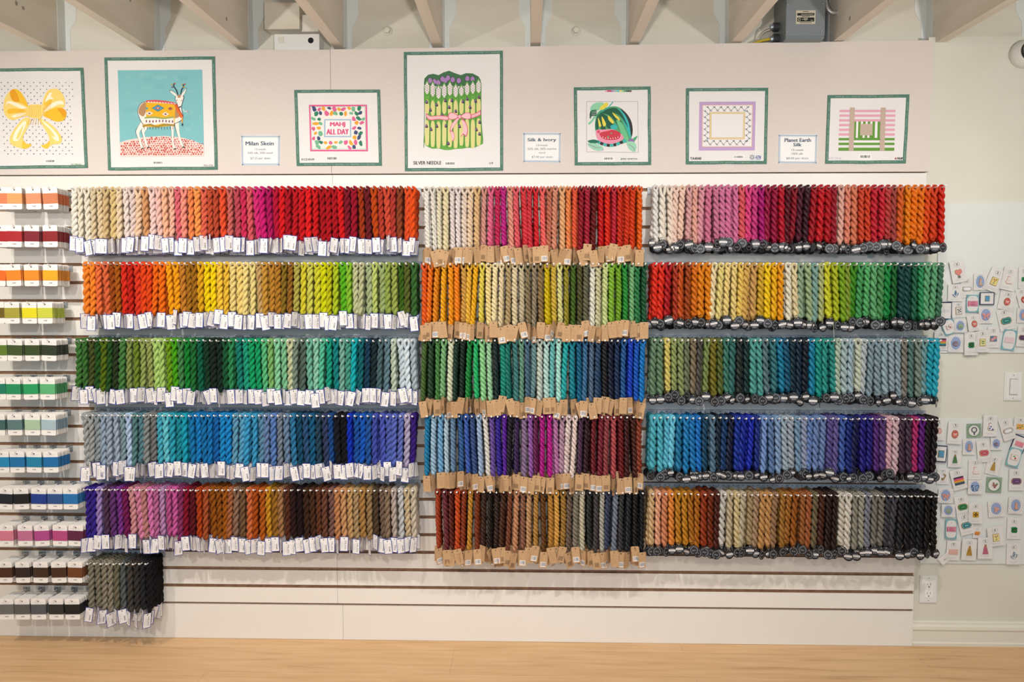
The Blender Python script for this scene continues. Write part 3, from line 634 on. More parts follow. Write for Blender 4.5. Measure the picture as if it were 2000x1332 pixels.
for pts, c in (([(1440, 1080), (1490, 1068), (1530, 1085), (1480, 1100)], '#256E58'), ([(1440, 1100), (1500, 1098), (1560, 1130), (1530, 1155), (1470, 1135)], '#9AD3B4'), ([(1738, 1090), (1790, 1085), (1815, 1120), (1800, 1162), (1760, 1140)], '#9AD3B4'), ([(1775, 1070), (1822, 1040), (1800, 1080)], '#55A878'), ([(1750, 1075), (1780, 1060), (1800, 1090), (1770, 1100)], '#8E6FA8'), ([(1530, 1150), (1555, 1130), (1560, 1150)], '#B49AD0')): A.poly(pts, c, 9, 4)
A.line([(1450, 1105), (1500, 1128), (1540, 1130)], 3, '#8A4A7A', 11, 3); A.line([(1750, 1105), (1790, 1130), (1800, 1155)], 3, '#8A4A7A', 11, 3)
for k in range(2): A.text('JERI SMITH', 1755+k, 1218, 128, 16, '#55786A', 3+k)
finish(A); sticker(A, 1556, 1198, 1644, 1232)

# lilac frame
root, A = canvas(Z4, [(627, 675), (1256, 672), (1244, 1255), (625, 1257)], 'needlepoint canvas with a lilac frame and green zigzag vine around an empty centre')
A.poly([(729, 779), (1160, 777), (1152, 1151), (724, 1152)], '#BFA0CC', 1); A.poly([(752, 803), (1138, 801), (1131, 1124), (748, 1125)], '#DDBE9C', 2); A.poly([(757, 808), (1133, 806), (1126, 1119), (753, 1120)], '#EDE8E8', 3)
def vine(x0, y0, dx, dy, n, ph=0):
    pts = []
    for i in range(n*2+1):
        k = (14 if i % 2 else -14); l = i/(n*2); pts.append((x0+dx*l+(k if abs(dy) > abs(dx) else 0), y0+dy*l+(k if abs(dx) > abs(dy) else 0)))
    A.line(pts, 4, '#35604C', 5)
    for i, (x, y) in enumerate(pts):
        A.line([(x-11, y-4), (x+9, y+5)], 3, '#2A4A52', 6); A.line([(x+8, y-7), (x-4, y+8)], 3, '#5A8F78', 6); A.dot(x+4, y, 4, '#B7A0CC' if i % 2 else '#5B4A78', 7)
vine(790, 833, 310, 0, 6); vine(786, 1092, 305, 0, 6); vine(784, 850, -4, 232, 5); vine(1104, 850, -6, 232, 5)
A.poly([(806, 858), (1079, 858), (1073, 1066), (806, 1067)], '#D2B266', 7); A.poly([(811, 863), (1074, 863), (1068, 1061), (811, 1062)], '#F0E6CE', 8); A.poly([(815, 867), (1070, 867), (1064, 1057), (815, 1058)], '#D2B266', 9); A.poly([(820, 872), (1065, 872), (1060, 1052), (820, 1053)], '#E9E5E6', 10)
for k in range(2): A.text('TA4040', 700+k*1.5, 1213, 84, 20, '#1E1E22', 3+k); A.text('ATN', 1178+k, 1203, 40, 26, '#2E4F9E', 3+k)
for i in range(8):
    a = i*PI/4; A.line([(1133+6*math.cos(a), 1203+6*math.sin(a)), (1133+17*math.cos(a), 1203+17*math.sin(a))], 4, '#5A6A80', 3); A.dot(1133+18*math.cos(a), 1203+18*math.sin(a), 3.4, '#5A6A80', 3)
A.line([(1162, 1221), (1196, 1221)], 2.5, '#2E4F9E', 3); finish(A); sticker(A, 982, 1186, 1072, 1218)

# pink and green stripes
root, A = canvas(Z5, [(457, 728), (1083, 722), (1055, 1250), (438, 1253)], 'needlepoint canvas of pink and green stripes crossed by beige bars')
def q(x0, y0, x1, y1, c, l): 
    f = lambda x, y: (x-(y-840)*.032*(1 if True else 0), y); A.poly([f(x0, y0), f(x1, y0), f(x1, y1), f(x0, y1)], c, l)
for i in range(6): q(548, 840+i*36, 976, 858+i*36, '#E2A3B8', 1)
for y0, y1 in ((1056, 1074), (1092, 1110), (1130, 1154)): q(548, y0, 976, y1, '#62963A', 1)
q(660, 930, 862, 1072, '#62963A', 2)
for x in (678, 714, 750, 786, 822): q(x, 930, x+16, 948 if 700 < x < 810 else 1055, '#EDE9E8', 3)
for x in (714+18, 750+18): q(x-2, 1036, x+14, 1055, '#EDE9E8', 3)
q(678, 930, 694, 1055, '#EDE9E8', 3); q(826, 930, 842, 1055, '#EDE9E8', 4)
for y in (1055,): pass
q(660, 1074, 862, 1092, '#EDE9E8', 2)
for x in (627, 864): q(x, 823, x+37, 1155, '#C2AC9C', 5)
q(710, 948, 804, 1036, '#C2AC9C', 5)
A.poly(smooth([(970, 1212), (976, 1205), (983, 1212), (976, 1221)], 3), '#B22838', 3)
for k in range(2): A.text('MHP', 1009+k*1.5, 1213, 42, 18, '#1E1E22', 3+k)
A.text('ATS 1018', 508, 1212, 98, 16, '#B5B3B8', 3); finish(A); sticker(A, 692, 1180, 790, 1220)

# price signs
M_signblue = cmat('#6F93B4'); M_signink = '#2E4C60'
def sign(reg, cor, lines, label):
    A = Art(*reg); tl, tr, br, bl = [A.p(*c) for c in cor]; base = (bl+br)/2; base.y = -.010
    A.root = empty('price_sign', base, label, 'sign', 'price signs over the slatwall'); A.base = base
    mb = MB(); mb.prism([(v.x, v.z) for v in (bl, br, tr, tl)], -.0120, -.0102, M_white); mb.build('card', A.root, base)
    cx, cy = sum(c[0] for c in cor)/4, sum(c[1] for c in cor)/4
    def fr(k, wd, col, layer):
        P_ = [(cx+(x-cx)*k[0], cy+(y-cy)*k[1]) for x, y in cor]
        for i in range(4): A.line([P_[i], P_[(i+1) % 4]], wd, col, layer)
        return P_
    fr((.955, .94), 5, '#7E9DB8', 1); Q = fr((.90, .87), 2.5, '#7E9DB8', 1)
    for x, y in Q: A.dot(x, y, 6, '#7E9DB8', 2); A.dot(x, y, 3.5, '#F0EEEC', 3)
    for t, x, y, w_, h_, bold in lines:
        for k in range(3 if bold else 1):
            A.text(t, x+(k-1)*1.1*(1 if bold else 0), y, w_, h_, M_signink if bold else '#5C6C7A', 2+k)
    A.mb.build('printed_text', A.root, base)
    for x, y in cor:
        c = A.p(cx+(x-cx)*.955, cy+(y-cy)*.94); mb = MB(); mb.lathe([(0, -.006), (.0022, -.005), (.003, -.0022)], M_steel, Matrix.Translation((c.x, -.0100, c.z)), 10); mb.build('push_pin', A.root, base)
sign(Z2, [(275, 1035), (577, 1035), (575, 1268), (280, 1268)], [('Milan Skein', 420, 1097, 214, 30, 1), ('13-mesh', 424, 1142, 82, 15, 0), ('50% silk, 50% wool', 424, 1171, 190, 18, 0), ('$7.25 per skein', 426, 1213, 152, 20, 0)], 'white price card reading Milan Skein, pinned between deer and MAHJ canvases')
sign(Z3, [(946, 1015), (1238, 1015), (1235, 1245), (946, 1242)], [('Silk & Ivory', 1090, 1073, 218, 32, 1), ('13-mesh', 1092, 1111, 86, 15, 0), ('50% silk, 50% merino', 1092, 1140, 222, 18, 0), ('wool', 1092, 1168, 50, 13, 0), ('$7.00 per skein', 1093, 1203, 160, 20, 0)], 'white price card reading Silk & Ivory, pinned between asparagus and watermelon canvases')
sign(Z4, [(1332, 1028), (1633, 1030), (1628, 1253), (1330, 1250)], [('Planet Earth', 1481, 1072, 200, 28, 1), ('Silk', 1479, 1107, 62, 26, 1), ('13-mesh', 1479, 1147, 90, 15, 0), ('100% silk', 1478, 1176, 88, 15, 0), ('$8.00 per skein', 1478, 1213, 170, 20, 0)], 'white price card reading Planet Earth Silk, pinned between two right-hand canvases')
# ---------------------------------------------------------------- yarn skeins on pegs
def skein_geo(L, R, r, half, hand, seed, sides=10, step=.0035, top=.0085, thread=True):
    """one twisted hank hung by its loop; origin = centre of the peg. returns verts, quads, uvs"""
    rg = random.Random(seed); pr = .0024
    rt = r*.78; zc = pr - (top - rt)
    zb = -L + R + r
    n = max(8, int((zc-zb)/step)); ph0 = 0
    bx, by = rg.uniform(-.003, .003), rg.uniform(-.002, .002)
    A, B, RA = [], [], []
    f1 = rg.uniform(.86, 1.16); f2 = rg.uniform(-.5, .5)
    for i in range(n+1):
        t = i/n; z = zc + (zb-zc)*t; s = -(z-zc)
        k = min(1, s/.026); k = k*k*(3-2*k)
        ph = hand*PI*(max(0, s-.006)/(half*f1) + f2*k)
        rad = top*(1-k) + R*k*(1+.10*math.sin(s*70+seed))
        e = min(1, (L+z-R)/.022); 
        rr = (rt*(1-k)+r*k)*(1+.10*math.sin(s*95+seed*2.1))*(1.06 if e < 1 else 1)
        ox, oy = bx*math.sin(PI*t), by*math.sin(PI*t)
        c_, s_ = math.cos(ph), math.sin(ph)
        A.append((ox+rad*c_, oy+rad*s_*.85*k, z)); B.append((ox-rad*c_, oy-rad*s_*.85*k, z)); RA.append(rr)
    m = 7
    arc_t = [(-top*math.cos(PI*j/m), 0, zc+top*math.sin(PI*j/m)) for j in range(1, m)]
    c_, s_ = math.cos(ph), math.sin(ph)
    arc_b = [(rad*c_*math.cos(PI*j/m), rad*s_*.85*math.cos(PI*j/m), zb-rad*1.0*math.sin(PI*j/m)) for j in range(1, m)]
    pts = np.array(B[::-1] + arc_t + A + arc_b); rs = np.array(RA[::-1] + [rt]*(m-1) + RA + [RA[-1]*1.05]*(m-1))
    K = len(pts); V = np.zeros((K, sides, 3)); T = np.roll(pts, -1, 0)-np.roll(pts, 1, 0); T /= np.linalg.norm(T, axis=1)[:, None]
    u = np.cross(T[0], (0, 1, 0)); u /= np.linalg.norm(u); a = np.arange(sides)*2*PI/sides; ln = 0; UV = np.zeros((K, 1)); 
    for i in range(K):
        u = u - T[i]*u.dot(T[i]); u /= np.linalg.norm(u); w_ = np.cross(T[i], u)
        V[i] = pts[i] + rs[i]*(np.cos(a)[:, None]*u + np.sin(a)[:, None]*w_)
        if i: ln += np.linalg.norm(pts[i]-pts[i-1])
        UV[i] = ln*10
    V = V.reshape(-1, 3)
    i, j = np.meshgrid(np.arange(K), np.arange(sides), indexing='ij'); i2 = (i+1) % K; j2 = (j+1) % sides
    F = np.stack([i*sides+j, i*sides+j2, i2*sides+j2, i2*sides+j], -1).reshape(-1, 4)
    vi = UV[:, 0]; vn = np.where(i+1 < K, vi[i2], vi[K-1]+.04)
    ju = j/sides; ju2 = (j+1)/sides; tw = 1.2
    uv = np.stack([np.stack([ju+tw*vi[i], vi[i]], -1), np.stack([ju2+tw*vi[i], vi[i]], -1), np.stack([ju2+tw*vn, vn], -1), np.stack([ju+tw*vn, vn], -1)], 2).reshape(-1, 4, 2)
    V = V.tolist(); F = F.tolist(); uv = uv.reshape(-1, 2).tolist()
    def strand(p, rr, n_=4):
        p = [Vector(q) for q in p]; b0 = len(V)
        for k, q in enumerate(p):
            t = (p[min(k+1, len(p)-1)]-p[max(k-1, 0)]).normalized(); u_ = t.orthogonal().normalized(); w2 = t.cross(u_)
            for j_ in range(n_):
                an = 2*PI*j_/n_; V.append(list(q+(u_*math.cos(an)+w2*math.sin(an))*rr))
        for k in range(len(p)-1):
            for j_ in range(n_):
                F.append([b0+k*n_+j_, b0+k*n_+(j_+1) % n_, b0+(k+1)*n_+(j_+1) % n_, b0+(k+1)*n_+j_]); uv.extend([[0, 0], [.1, 0], [.1, .1], [0, .1]])
    if thread:                                     # tie that carries the tag, and loose ends
        for s_ in (-1, 1): strand([(s_*.003, -.004, -L+.012), (s_*.0035, -R-.005, -L+.002), (s_*.0012, -R-.0075, -L-.006)], .0006)
        for q in range(3):
            x = rg.uniform(-.006, .006); strand([(x, -.004, -L+.008), (x+rg.uniform(-.003, .003), -.006, -L-.001), (x+rg.uniform(-.008, .008), -.007, -L-.007-rg.random()*.006)], .0005, 3)
    return V, F, uv
def geo_mesh(name, g, m):
    V, F, uv = g; me = bpy.data.meshes.new(name); me.from_pydata(V, [], F)
    l = me.uv_layers.new(name='UVMap'); l.data.foreach_set('uv', np.array(uv, dtype=np.float32).ravel())
    me.materials.append(m); me.polygons.foreach_set('use_smooth', [True]*len(F)); me.update(); return me

M_tagblue = mat('tag_blue_edge', '#2E4496', .7); M_tagwhite = mat('tag_white', '#E9E5E3', .75)
M_kraft = noisy('kraft_paper', '#BF9B74', '#B59068', 120, .9); M_kraftink = mat('kraft_ink', '#7D6248', .9)
M_ink = mat('print_ink', '#55565E', .8); M_black = mat('black_label', '#18191E', .5); M_silver = mat('silver_print', '#A9ADB6', .5)
def tag_white(variant):
    mb = MB(); w_, t, b = .0172, .008, -.0530; rg = random.Random(variant+50)
    mb.box(-w_, w_, -.0003, .0003, b, t, M_tagblue); e = .0022
    for y in (-.00045, .00045):
        q = [(-w_+e, y, b+e), (w_-e, y, b+e), (w_-e, y, t-e), (-w_+e, y, t-e)]; mb.face(q if y < 0 else q[::-1], M_tagwhite)
    mb.lathe([(0, 0), (.0022, 0)], M_dark, Matrix.Translation((0, -.0006, 0)), 10)
    if variant % 2 == 0:
        put_text(mb, 'MILAN', .006, -.026, -.0006, M_ink, width=.034, height=.0075, ang=-PI/2)
        for x, l in ((-.0015, .030), (-.005, .022), (-.0095, .026)): 
            z = -.026+l/2
            while z > -.026-l/2: k = rg.uniform(.0012, .0035); mb.face([(x-.0005, -.0006, z-k), (x+.0005, -.0006, z-k), (x+.0005, -.0006, z), (x-.0005, -.0006, z)], M_silver); z -= k+.0009
    else:
        for x, l in ((-.011, .036), (-.0065, .028), (-.002, .034), (.0115, .02)):
            z = -.008
            while z > -.008-l: k = rg.uniform(.0012, .004); mb.face([(x-.0006, -.0006, z-k), (x+.0006, -.0006, z-k), (x+.0006, -.0006, z), (x-.0006, -.0006, z)], M_ink if x < -.008 else M_silver); z -= k+.001
        z = -.022
        while z > -.043: k = rg.choice((.0005, .0009, .0013)); mb.face([(.003, -.0006, z-k), (.009, -.0006, z-k), (.009, -.0006, z), (.003, -.0006, z)], M_ink); z -= k+rg.choice((.0006, .001))
    return mb.mesh('hang_tag')
STICK = {}
def tag_kraft(variant):
    mb = MB(); w_, t, b = .0165, .007, -.058; rg = random.Random(variant+80)
    mb.prism([(-w_, b), (w_, b), (w_, t-.004), (w_-.004, t), (-w_+.004, t), (-w_, t-.004)] if variant > 3 else [(-w_, b), (w_, b), (w_, t), (-w_, t)], -.0003, .0003, M_kraft)
    mb.lathe([(0, 0), (.0022, 0)], M_dark, Matrix.Translation((0, -.0005, 0)), 10)
    def bars(x0, x1, z0, z1, m, vert=False):
        x = x0
        while x < x1: k = rg.choice((.0006, .0009, .0014)); mb.face([(x, -.0008, z0), (x+k, -.0008, z0), (x+k, -.0008, z1), (x, -.0008, z1)], m); x += k+rg.choice((.0007, .0012))
    if variant % 3 == 0:
        for i, (l, h) in enumerate(((.020, .0012), (.015, .0007), (.022, .0007), (.018, .0007), (.02, .0007), (.012, .0007))):
            z = -.014-i*.0062; x = -l/2
            while x < l/2: k = rg.uniform(.001, .004); mb.face([(x, -.0005, z-h/2), (x+k, -.0005, z-h/2), (x+k, -.0005, z+h/2), (x, -.0005, z+h/2)], M_kraftink); x += k+.0009
    elif variant % 3 == 1:
        main, mb = mb, MB(); mb.box(-.0115, .0115, -.0007, -.0003, b+.004, b+.024, M_tagwhite)
        x = -.009
        while x < .009: k = rg.choice((.0006, .0009, .0014)); mb.face([(x, -.0009, b+.0075), (x+k, -.0009, b+.0075), (x+k, -.0009, b+.022), (x, -.0009, b+.022)], M_ink); x += k+rg.choice((.0007, .0012))
        me = main.mesh('hang_tag'); STICK[me.name] = mb.mesh('barcode_sticker'); return me
    else: bars(-.0095, .0095, b+.008, b+.026, M_kraftink)
    return mb.mesh('hang_tag')
def tag_round(variant):
    mb = MB(); R_ = .0195; cz = -.0165; rg = random.Random(variant+30)
    mb.lathe([(0, -.0005), (R_-.001, -.0005), (R_, 0), (R_-.001, .0005), (0, .0005)], M_black, Matrix.Translation((0, 0, cz)), 28, False)
    mb.lathe([(0, 0), (.0018, 0)], M_silver, Matrix.Translation((0, -.0007, 0)), 8)
    if variant % 2 == 0:
        put_text(mb, 'SILK', 0, cz, -.0007, M_silver, width=.015, height=.0052)
        for i in range(30):
            if i in (7, 8, 22, 23): continue
            a = 2*PI*i/30; c, s_ = math.cos(a), math.sin(a); r0, r1 = .0125, .0155
            mb.face([(r0*c-.0006*s_, -.0007, cz+r0*s_+.0006*c), (r1*c-.0006*s_, -.0007, cz+r1*s_+.0006*c), (r1*c+.0006*s_, -.0007, cz+r1*s_-.0006*c), (r0*c+.0006*s_, -.0007, cz+r0*s_-.0006*c)], M_silver)
    else:
        main, mb = mb, MB(); mb.box(-.015, .015, -.0009, -.0005, cz-.004, cz+.004, M_tagwhite)
        x = -.012
        while x < .012: k = rg.choice((.0006, .001)); mb.face([(x, -.0010, cz-.0024), (x+k, -.0010, cz-.0024), (x+k, -.0010, cz+.001), (x, -.0010, cz+.001)], M_ink); x += k+.0009
        stick, mb = mb, main
        for z, l in ((cz-.008, .02), (cz-.0105, .016), (cz+.0075, .018)): mb.face([(-l/2, -.0007, z-.0005), (l/2, -.0007, z-.0005), (l/2, -.0007, z+.0005), (-l/2, -.0007, z+.0005)], M_silver)
        me = mb.mesh('hang_tag'); STICK[me.name] = stick.mesh('barcode_sticker'); return me
    return mb.mesh('hang_tag')

LF = (1, .965, 1.03, .99, 1.015, 1.05, .98, 1.02, .955, 1.04)
KIND = {
 'L': dict(L=.200, R=.0058, r=.0066, half=.0285, hand=-1, m=Y_WOOL, ma=Y_WOOL_A, tags=[tag_white(i) for i in range(6)], tagdesc='white tag', block='left', name='wool_skein', cat='wool skein', group='wool-blend skeins with white blue-edged tags', nr=26, skin='wool'),
 'M': dict(L=.238, R=.0052, r=.0058, half=.0190, hand=1, m=Y_SILK, ma=Y_SILK_A, tags=[tag_kraft(i) for i in range(6)], tagdesc='kraft tag', block='middle', name='merino_skein', cat='merino skein', group='slender skeins with kraft paper tags', nr=130, skin='silk'),
 'R': dict(L=.214, R=.0060, r=.0066, half=.0265, hand=1, m=Y_SILK, ma=Y_SILK_A, tags=[tag_round(i) for i in range(4)], tagdesc='round black tag', block='right', name='silk_skein', cat='silk skein', group='silk skeins with round black tags', nr=80, skin='silk')}
for k, d in KIND.items():
    d['geo'] = [geo_mesh('yarn_twist', skein_geo(d['L']*f, d['R'], d['r'], d['half'], d['hand'], i+1), d['m']) for i, f in enumerate(LF)]
    d['low'] = [skein_geo(d['L']*f, d['R'], d['r'], d['half'], d['hand'], i+11, 6, .008, thread=False) for i, f in enumerate((1, .97, 1.03))]

ZA = (120, 340, 4.161); ZBk = (480, 340, 4.161)
# one row = (kind, row name, first peg px, last peg px, tip py left, tip py right, pegs, colours by place)
# colours: (origin x, scale, 'x colour x colour ...')
ROWS = [
('L', 'top', 141, 806, 366, 364.5, 53, [(120, 4.161, '95 F0ECE0 145 EDE4CE 185 EEE6D2 235 E3D0AC 280 E3CDA6 330 CDB284 383 E0C68A 425 EED7B4 475 E9D9D2 535 E3CFC8 590 EFCDAE 648 DA9F6C 697 EFCFC8 750 EBBFB4 798 F0B896 850 EEC6C0 885 EFB8A0 935 DF6C78 1000 EE9484 1050 EC8850 1100 F09A50 1155 E0664E 1220 BE4C30 1280 E2502C 1320 EE5A20 1362 CA6660 1412 B94856 1470 D02E58'),
  (480, 4.161, '20 DA5A64 75 CE2874 130 CC1872 180 B00E5C 225 B80A36 280 D2141C 340 A60A1E 385 C0101E 430 CC121C 480 DC181C 535 CE1218 590 A80C18 640 B00C18 705 AA0A1A 755 D01418 812 7C0E24 858 9A0A28 912 A4360E 968 6C1820 1020 BE460C 1065 B43C2A 1120 CA4A34 1175 B43A30 1235 8A3E20 1290 DE5024 1345 EA5216 1385 E24C16')]),
('L', 'second', 165, 807, 513.5, 514.5, 52, [(120, 4.161, '200 F58A2A 255 F07C2A 285 E8703C 345 DE683C 395 9C480C 450 AA5A10 495 D82A16 550 C8200F 605 D6341A 660 E2440F 700 DE460F 755 F26C0A 810 F0720C 855 F6A40C 905 F2A20C 960 BE7A26 1020 A87014 1060 9C6810 1100 E0A814 1140 F0BE10 1195 F4D402 1250 ECCC08 1290 EEC43C 1345 EDC03A 1395 EBD586 1440 EBD07A 1485 EDD88C'),
  (480, 4.161, '40 E6D488 90 C8A46A 142 C8963A 200 B8822C 262 B07A24 325 84681C 378 926420 428 AEA64E 480 D6CC30 530 CAC852 585 D2D032 640 D2D602 695 BEC00C 745 ACC020 790 58B01A 850 84B830 905 BABE92 965 A0B084 1025 B8C870 1070 9CB072 1125 92A64E 1175 98A850 1225 3A6410 1280 586426 1345 386A30 1395 34622C')]),
('L', 'third', 150, 806, 664, 665, 53, [(120, 4.161, '140 3E7434 185 464E22 235 22541C 300 56700E 355 24501E 405 28381A 445 1E2A18 495 488040 545 80904E 595 708A2C 640 92A45A 685 98A45C 745 ACD074 795 A6CA6C 850 70A014 900 48A60E 955 42844A 1015 0C8430 1065 1C7034 1115 046046 1165 113622 1210 142419 1255 0F2A20 1305 11542F 1370 2C8852 1415 0F8070 1465 179A7C'),
  (480, 4.161, '20 0AA064 75 0A9A60 125 56B67C 155 4A9854 205 7CB46A 250 84C89C 310 7CC092 365 C2C8A0 410 76897A 455 52665C 515 6CB098 565 8CC8AE 610 56BC98 655 10987E 712 0C8080 765 74AA9A 815 489A86 865 0EACB4 920 0A6068 970 123A54 1025 162A30 1075 48646A 1130 62828E 1185 BCCCB8 1232 C8D8E0 1290 D6E4EA 1355 B0C0C8 1385 A8B8C0')]),
('L', 'fourth', 162, 807, 811, 813, 53, [(120, 4.161, '195 A2A6A6 240 B0C8E0 275 929EA4 330 98ACC2 390 A0B0C2 440 889EA8 490 809CA4 540 B4CCEA 595 5A8688 645 568490 700 8A9090 745 787878 795 48B0C8 845 66C8D6 910 28A2BA 955 168EA0 995 10A0BA 1045 0C7AB8 1095 0E80C8 1145 0A72B0 1190 0E78C0 1245 0A62AC 1295 148ED0 1360 148AD2 1410 609CBA 1455 56A2C8'),
  (480, 4.161, '10 3898C8 60 3A9CCC 115 5C8CAA 165 6884B0 215 587EBC 270 768290 325 6682A0 380 2C76A2 425 0C4866 470 284E78 525 0F5A82 580 22445A 635 303C60 680 144484 725 12141E 775 0C0C14 830 0630BC 885 1450A0 940 0E58C0 985 1E549C 1035 4250AC 1085 4856B4 1140 5264B8 1185 5668BA 1240 6070BC 1300 B0A6C4 1350 36187A 1400 301470')]),
('L', 'fifth', 168.5, 805.7, 956.5, 959, 53, [(120, 3.917, '212 36228C 257 A088C8 305 563856 350 643474 392 843896 440 761856 505 D8989C 545 DC88AC 600 C28484 650 D878B4 690 BE6C9C 740 BC8CBC 795 BC5692 838 CA5CA0 875 883064 915 AE0A4C 965 860A2A 1010 60101C 1060 B0400E 1110 AA522A 1160 945008 1210 A2580C 1268 AC6842 1310 8C6C58 1360 76583A 1400 AE602C'),
  (480, 4.161, '15 C8683A 45 AA4C0C 95 B25A14 145 C88E20 200 B4780A 240 9A6A20 265 A0724C 300 905638 345 562C1C 395 2E1414 440 200C10 495 3E2412 540 482A18 590 663820 640 6C4230 700 7A5650 750 C48658 795 CC9868 845 CAA06A 895 AC9068 945 AC8046 1000 987C54 1055 503E2E 1105 766050 1160 8A745E 1210 BCACA4 1265 C6C8C8 1310 C6B28E 1360 C6BAA6 1400 A89880')]),
('L', 'bottom', 175, 285, 1101.5, 1102, 10, [(120, 3.917, '230 868270 270 A0AAAC 320 908878 370 7C8482 415 74705C 460 5A6060 505 484440 545 393432 600 26262A 645 121216')]),
('M', 'top', 831.5, 1250.5, 365, 362.5, 34, [(810, 3.916, '85 F2EDE4 135 F0EADE 187 F2E8CA 235 F0E2B8 283 F2E4E0 333 F4E8E4 383 F0DCCA 430 EED2B2 480 E4BC88 530 D8988C 580 EA6A90 630 C82056 678 C81C88 728 F0A08C 778 EC606A 828 DC343E 877 D43040 927 D81C28 970 EE9468'),
  (1050, 3.916, '35 F06662 85 C47058 138 DA9074 187 F2B680 235 F08A4C 285 EA5A38 330 961226 385 AC1C34 430 66100F 482 D00E14 530 D82410 582 BE2036 628 CE2A10 680 D83410 735 DC3C0C 785 E86008')]),
('M', 'second', 828.5, 1259.5, 515, 515, 35, [(810, 3.916, '85 EE5C0C 127 F6780A 187 EC8E0C 230 F4AC0A 278 F69A06 328 F48610 380 D4A048 430 ECB83A 480 F0B20C 530 E4D250 570 EED892 620 F0E0AE 672 ECD8AC 722 B49C6E 770 E0D0A8 818 C4B896 868 887858 917 96866C 970 867640'),
  (1050, 3.916, '25 90764A 75 DCC000 127 D4B440 175 DCD88E 222 988F28 272 46661C 322 50502C 372 66664E 420 EEECDA 465 D4D0A4 518 D0DC96 568 84B834 618 74A824 668 269436 718 7CBA7E 768 2A7C46 820 145632')]),
('M', 'third', 829, 1257.5, 664.5, 664.5, 35, [(810, 3.916, '80 46662C 130 1E4628 180 488642 235 78B078 285 D4DCBC 333 123626 378 0C2418 425 128A3C 470 20BC6E 522 92D694 570 A4D8AC 615 122A2A 660 0C8C76 715 127C6E 765 3C7C7C 812 689A82 862 486880 912 6A9094 965 CCD8CC'),
  (1050, 3.916, '20 E4E2CC 70 B8DCD4 120 6AC0C0 165 ACE4D8 212 20B0B0 262 0C8698 318 0A6890 365 3C74A0 415 526C88 462 284668 512 1C1A20 565 101C38 615 143058 655 205C9C 710 0A42C8 755 0C5CC8 805 0A7CCC')]),
('M', 'fourth', 834.5, 1250, 813, 815, 34, [(810, 3.916, '100 107CAC 148 A4C8E0 193 70AAD4 243 B8D4E4 292 6A8CAC 340 2C5C98 390 3C62BC 440 344E84 490 A0B8D8 540 E0DCD4 585 6A4EA0 635 301C98 682 5C18A0 730 140C20 780 3A2456 830 887094 878 965AAC 928 6C1C52 968 BC107C'),
  (1050, 3.916, '35 B4088A 82 C40E94 135 BC76AC 185 BC94AC 232 E4D0CC 282 ECD8D0 330 4E304E 375 301020 435 741824 480 7A2030 530 944044 582 BC5056 632 6A0E14 680 3E1010 730 46180E 785 883820')]),
('M', 'bottom', 855, 1255, 961, 964, 32, [(810, 4.164, '188 A43A14 243 6C2430 308 621808 360 C8480C 412 8C340C 478 CC9030 530 803410 585 3A1E12 640 20100A 690 2E180E 740 482410 795 80442A 850 CC9068 900 90604A 955 C49668 1010 B4843C'),
  (1050, 4.164, '15 A07A48 60 6A4010 115 BC8434 167 DCA448 215 A47A34 275 6C5A4C 325 867E6E 378 CCC4A8 430 24282A 485 464242 535 ACAAA0 588 34405A 640 788090 693 363638 745 1C2028 800 0C0C0E 855 0A0A10')]),
('R', 'top', 1282, 1842, 362, 362, 44, [(1250, 4.161, '165 F2EEEA 215 F0E8DA 275 EDDBCA 330 EECEBD 380 F0CBB6 430 DCA4A4 485 E6AA9A 545 DC98A4 605 D87898 655 D47C9C 705 D478A0 770 D874A0 822 DC5860 875 DC4280 935 CC3A80 985 D41468 1035 AC0C70 1095 9C0C3E 1155 BC0C2A 1215 5C0A1C 1262 860A20'),
  (1550, 4.1625, '15 880A24 70 4E1024 120 381220 180 A40C1E 240 C0101E 310 AC0C18 380 940C24 440 EAB0A0 500 E48870 545 DC7C5C 600 D04428 650 D43E1E 715 C41C30 785 B43A36 825 A4403A 880 E87220 925 DC6020 965 EC8208 1020 EC7408 1065 F07810 1110 E84E10 1165 DC3E10 1210 D4220C')]),
('R', 'second', 1280, 1842, 514.5, 515.5, 44, [(1250, 4.161, '175 DC2810 230 B40C18 285 B03418 340 C85014 392 A4460C 450 DC7208 495 EC8A08 550 EC8C04 605 EBDAAA 650 E4D49C 705 EEDC8A 760 EED486 820 E8C460 875 E0B45C 935 D4A45E 985 CC9C56 1025 DCB030 1080 F4CC0C 1130 F0B408 1180 F0A004 1240 E6E2CA'),
  (1550, 4.1625, '20 E8D6A6 55 BCC8B4 100 94B090 145 A0B88A 205 80A89E 260 B8C07E 310 D4D42C 370 B0BC1C 415 7CA818 475 80982C 535 3A880E 600 46A05A 640 56B06A 690 64B074 735 4A9052 780 088C3E 850 086428 920 084240 970 0A4842 1015 146446 1080 28945C 1160 60A878 1215 467C5E')]),
('R', 'third', 1278, 1834.7, 664, 665, 44, [(1250, 4.161, '165 688A6A 215 D8C86E 265 94A464 315 889862 370 707A5E 430 84785E 485 504E4A 540 788A4E 585 78701C 640 4C5C1C 690 5C6A2E 745 3A7868 800 32706A 855 222C2A 905 0E3232 965 52A49C 1020 5A7880 1075 36787F 1135 0C7CA0 1185 085474 1230 063A52 1275 062E3E'),
  (1550, 4.1625, '60 082A42 100 041A2A 145 0C8880 200 0880A4 250 109488 310 24948C 370 B4C8B4 415 C4D8C0 470 ACC4C4 520 A8C4D0 570 CCD4C0 630 B4C0C4 690 88A0AC 740 9CACB8 785 9CB8C0 840 9CB0BC 895 90A8B4 950 88847C 1005 58807C 1045 809488 1110 74A4A8 1160 20ACC4')]),
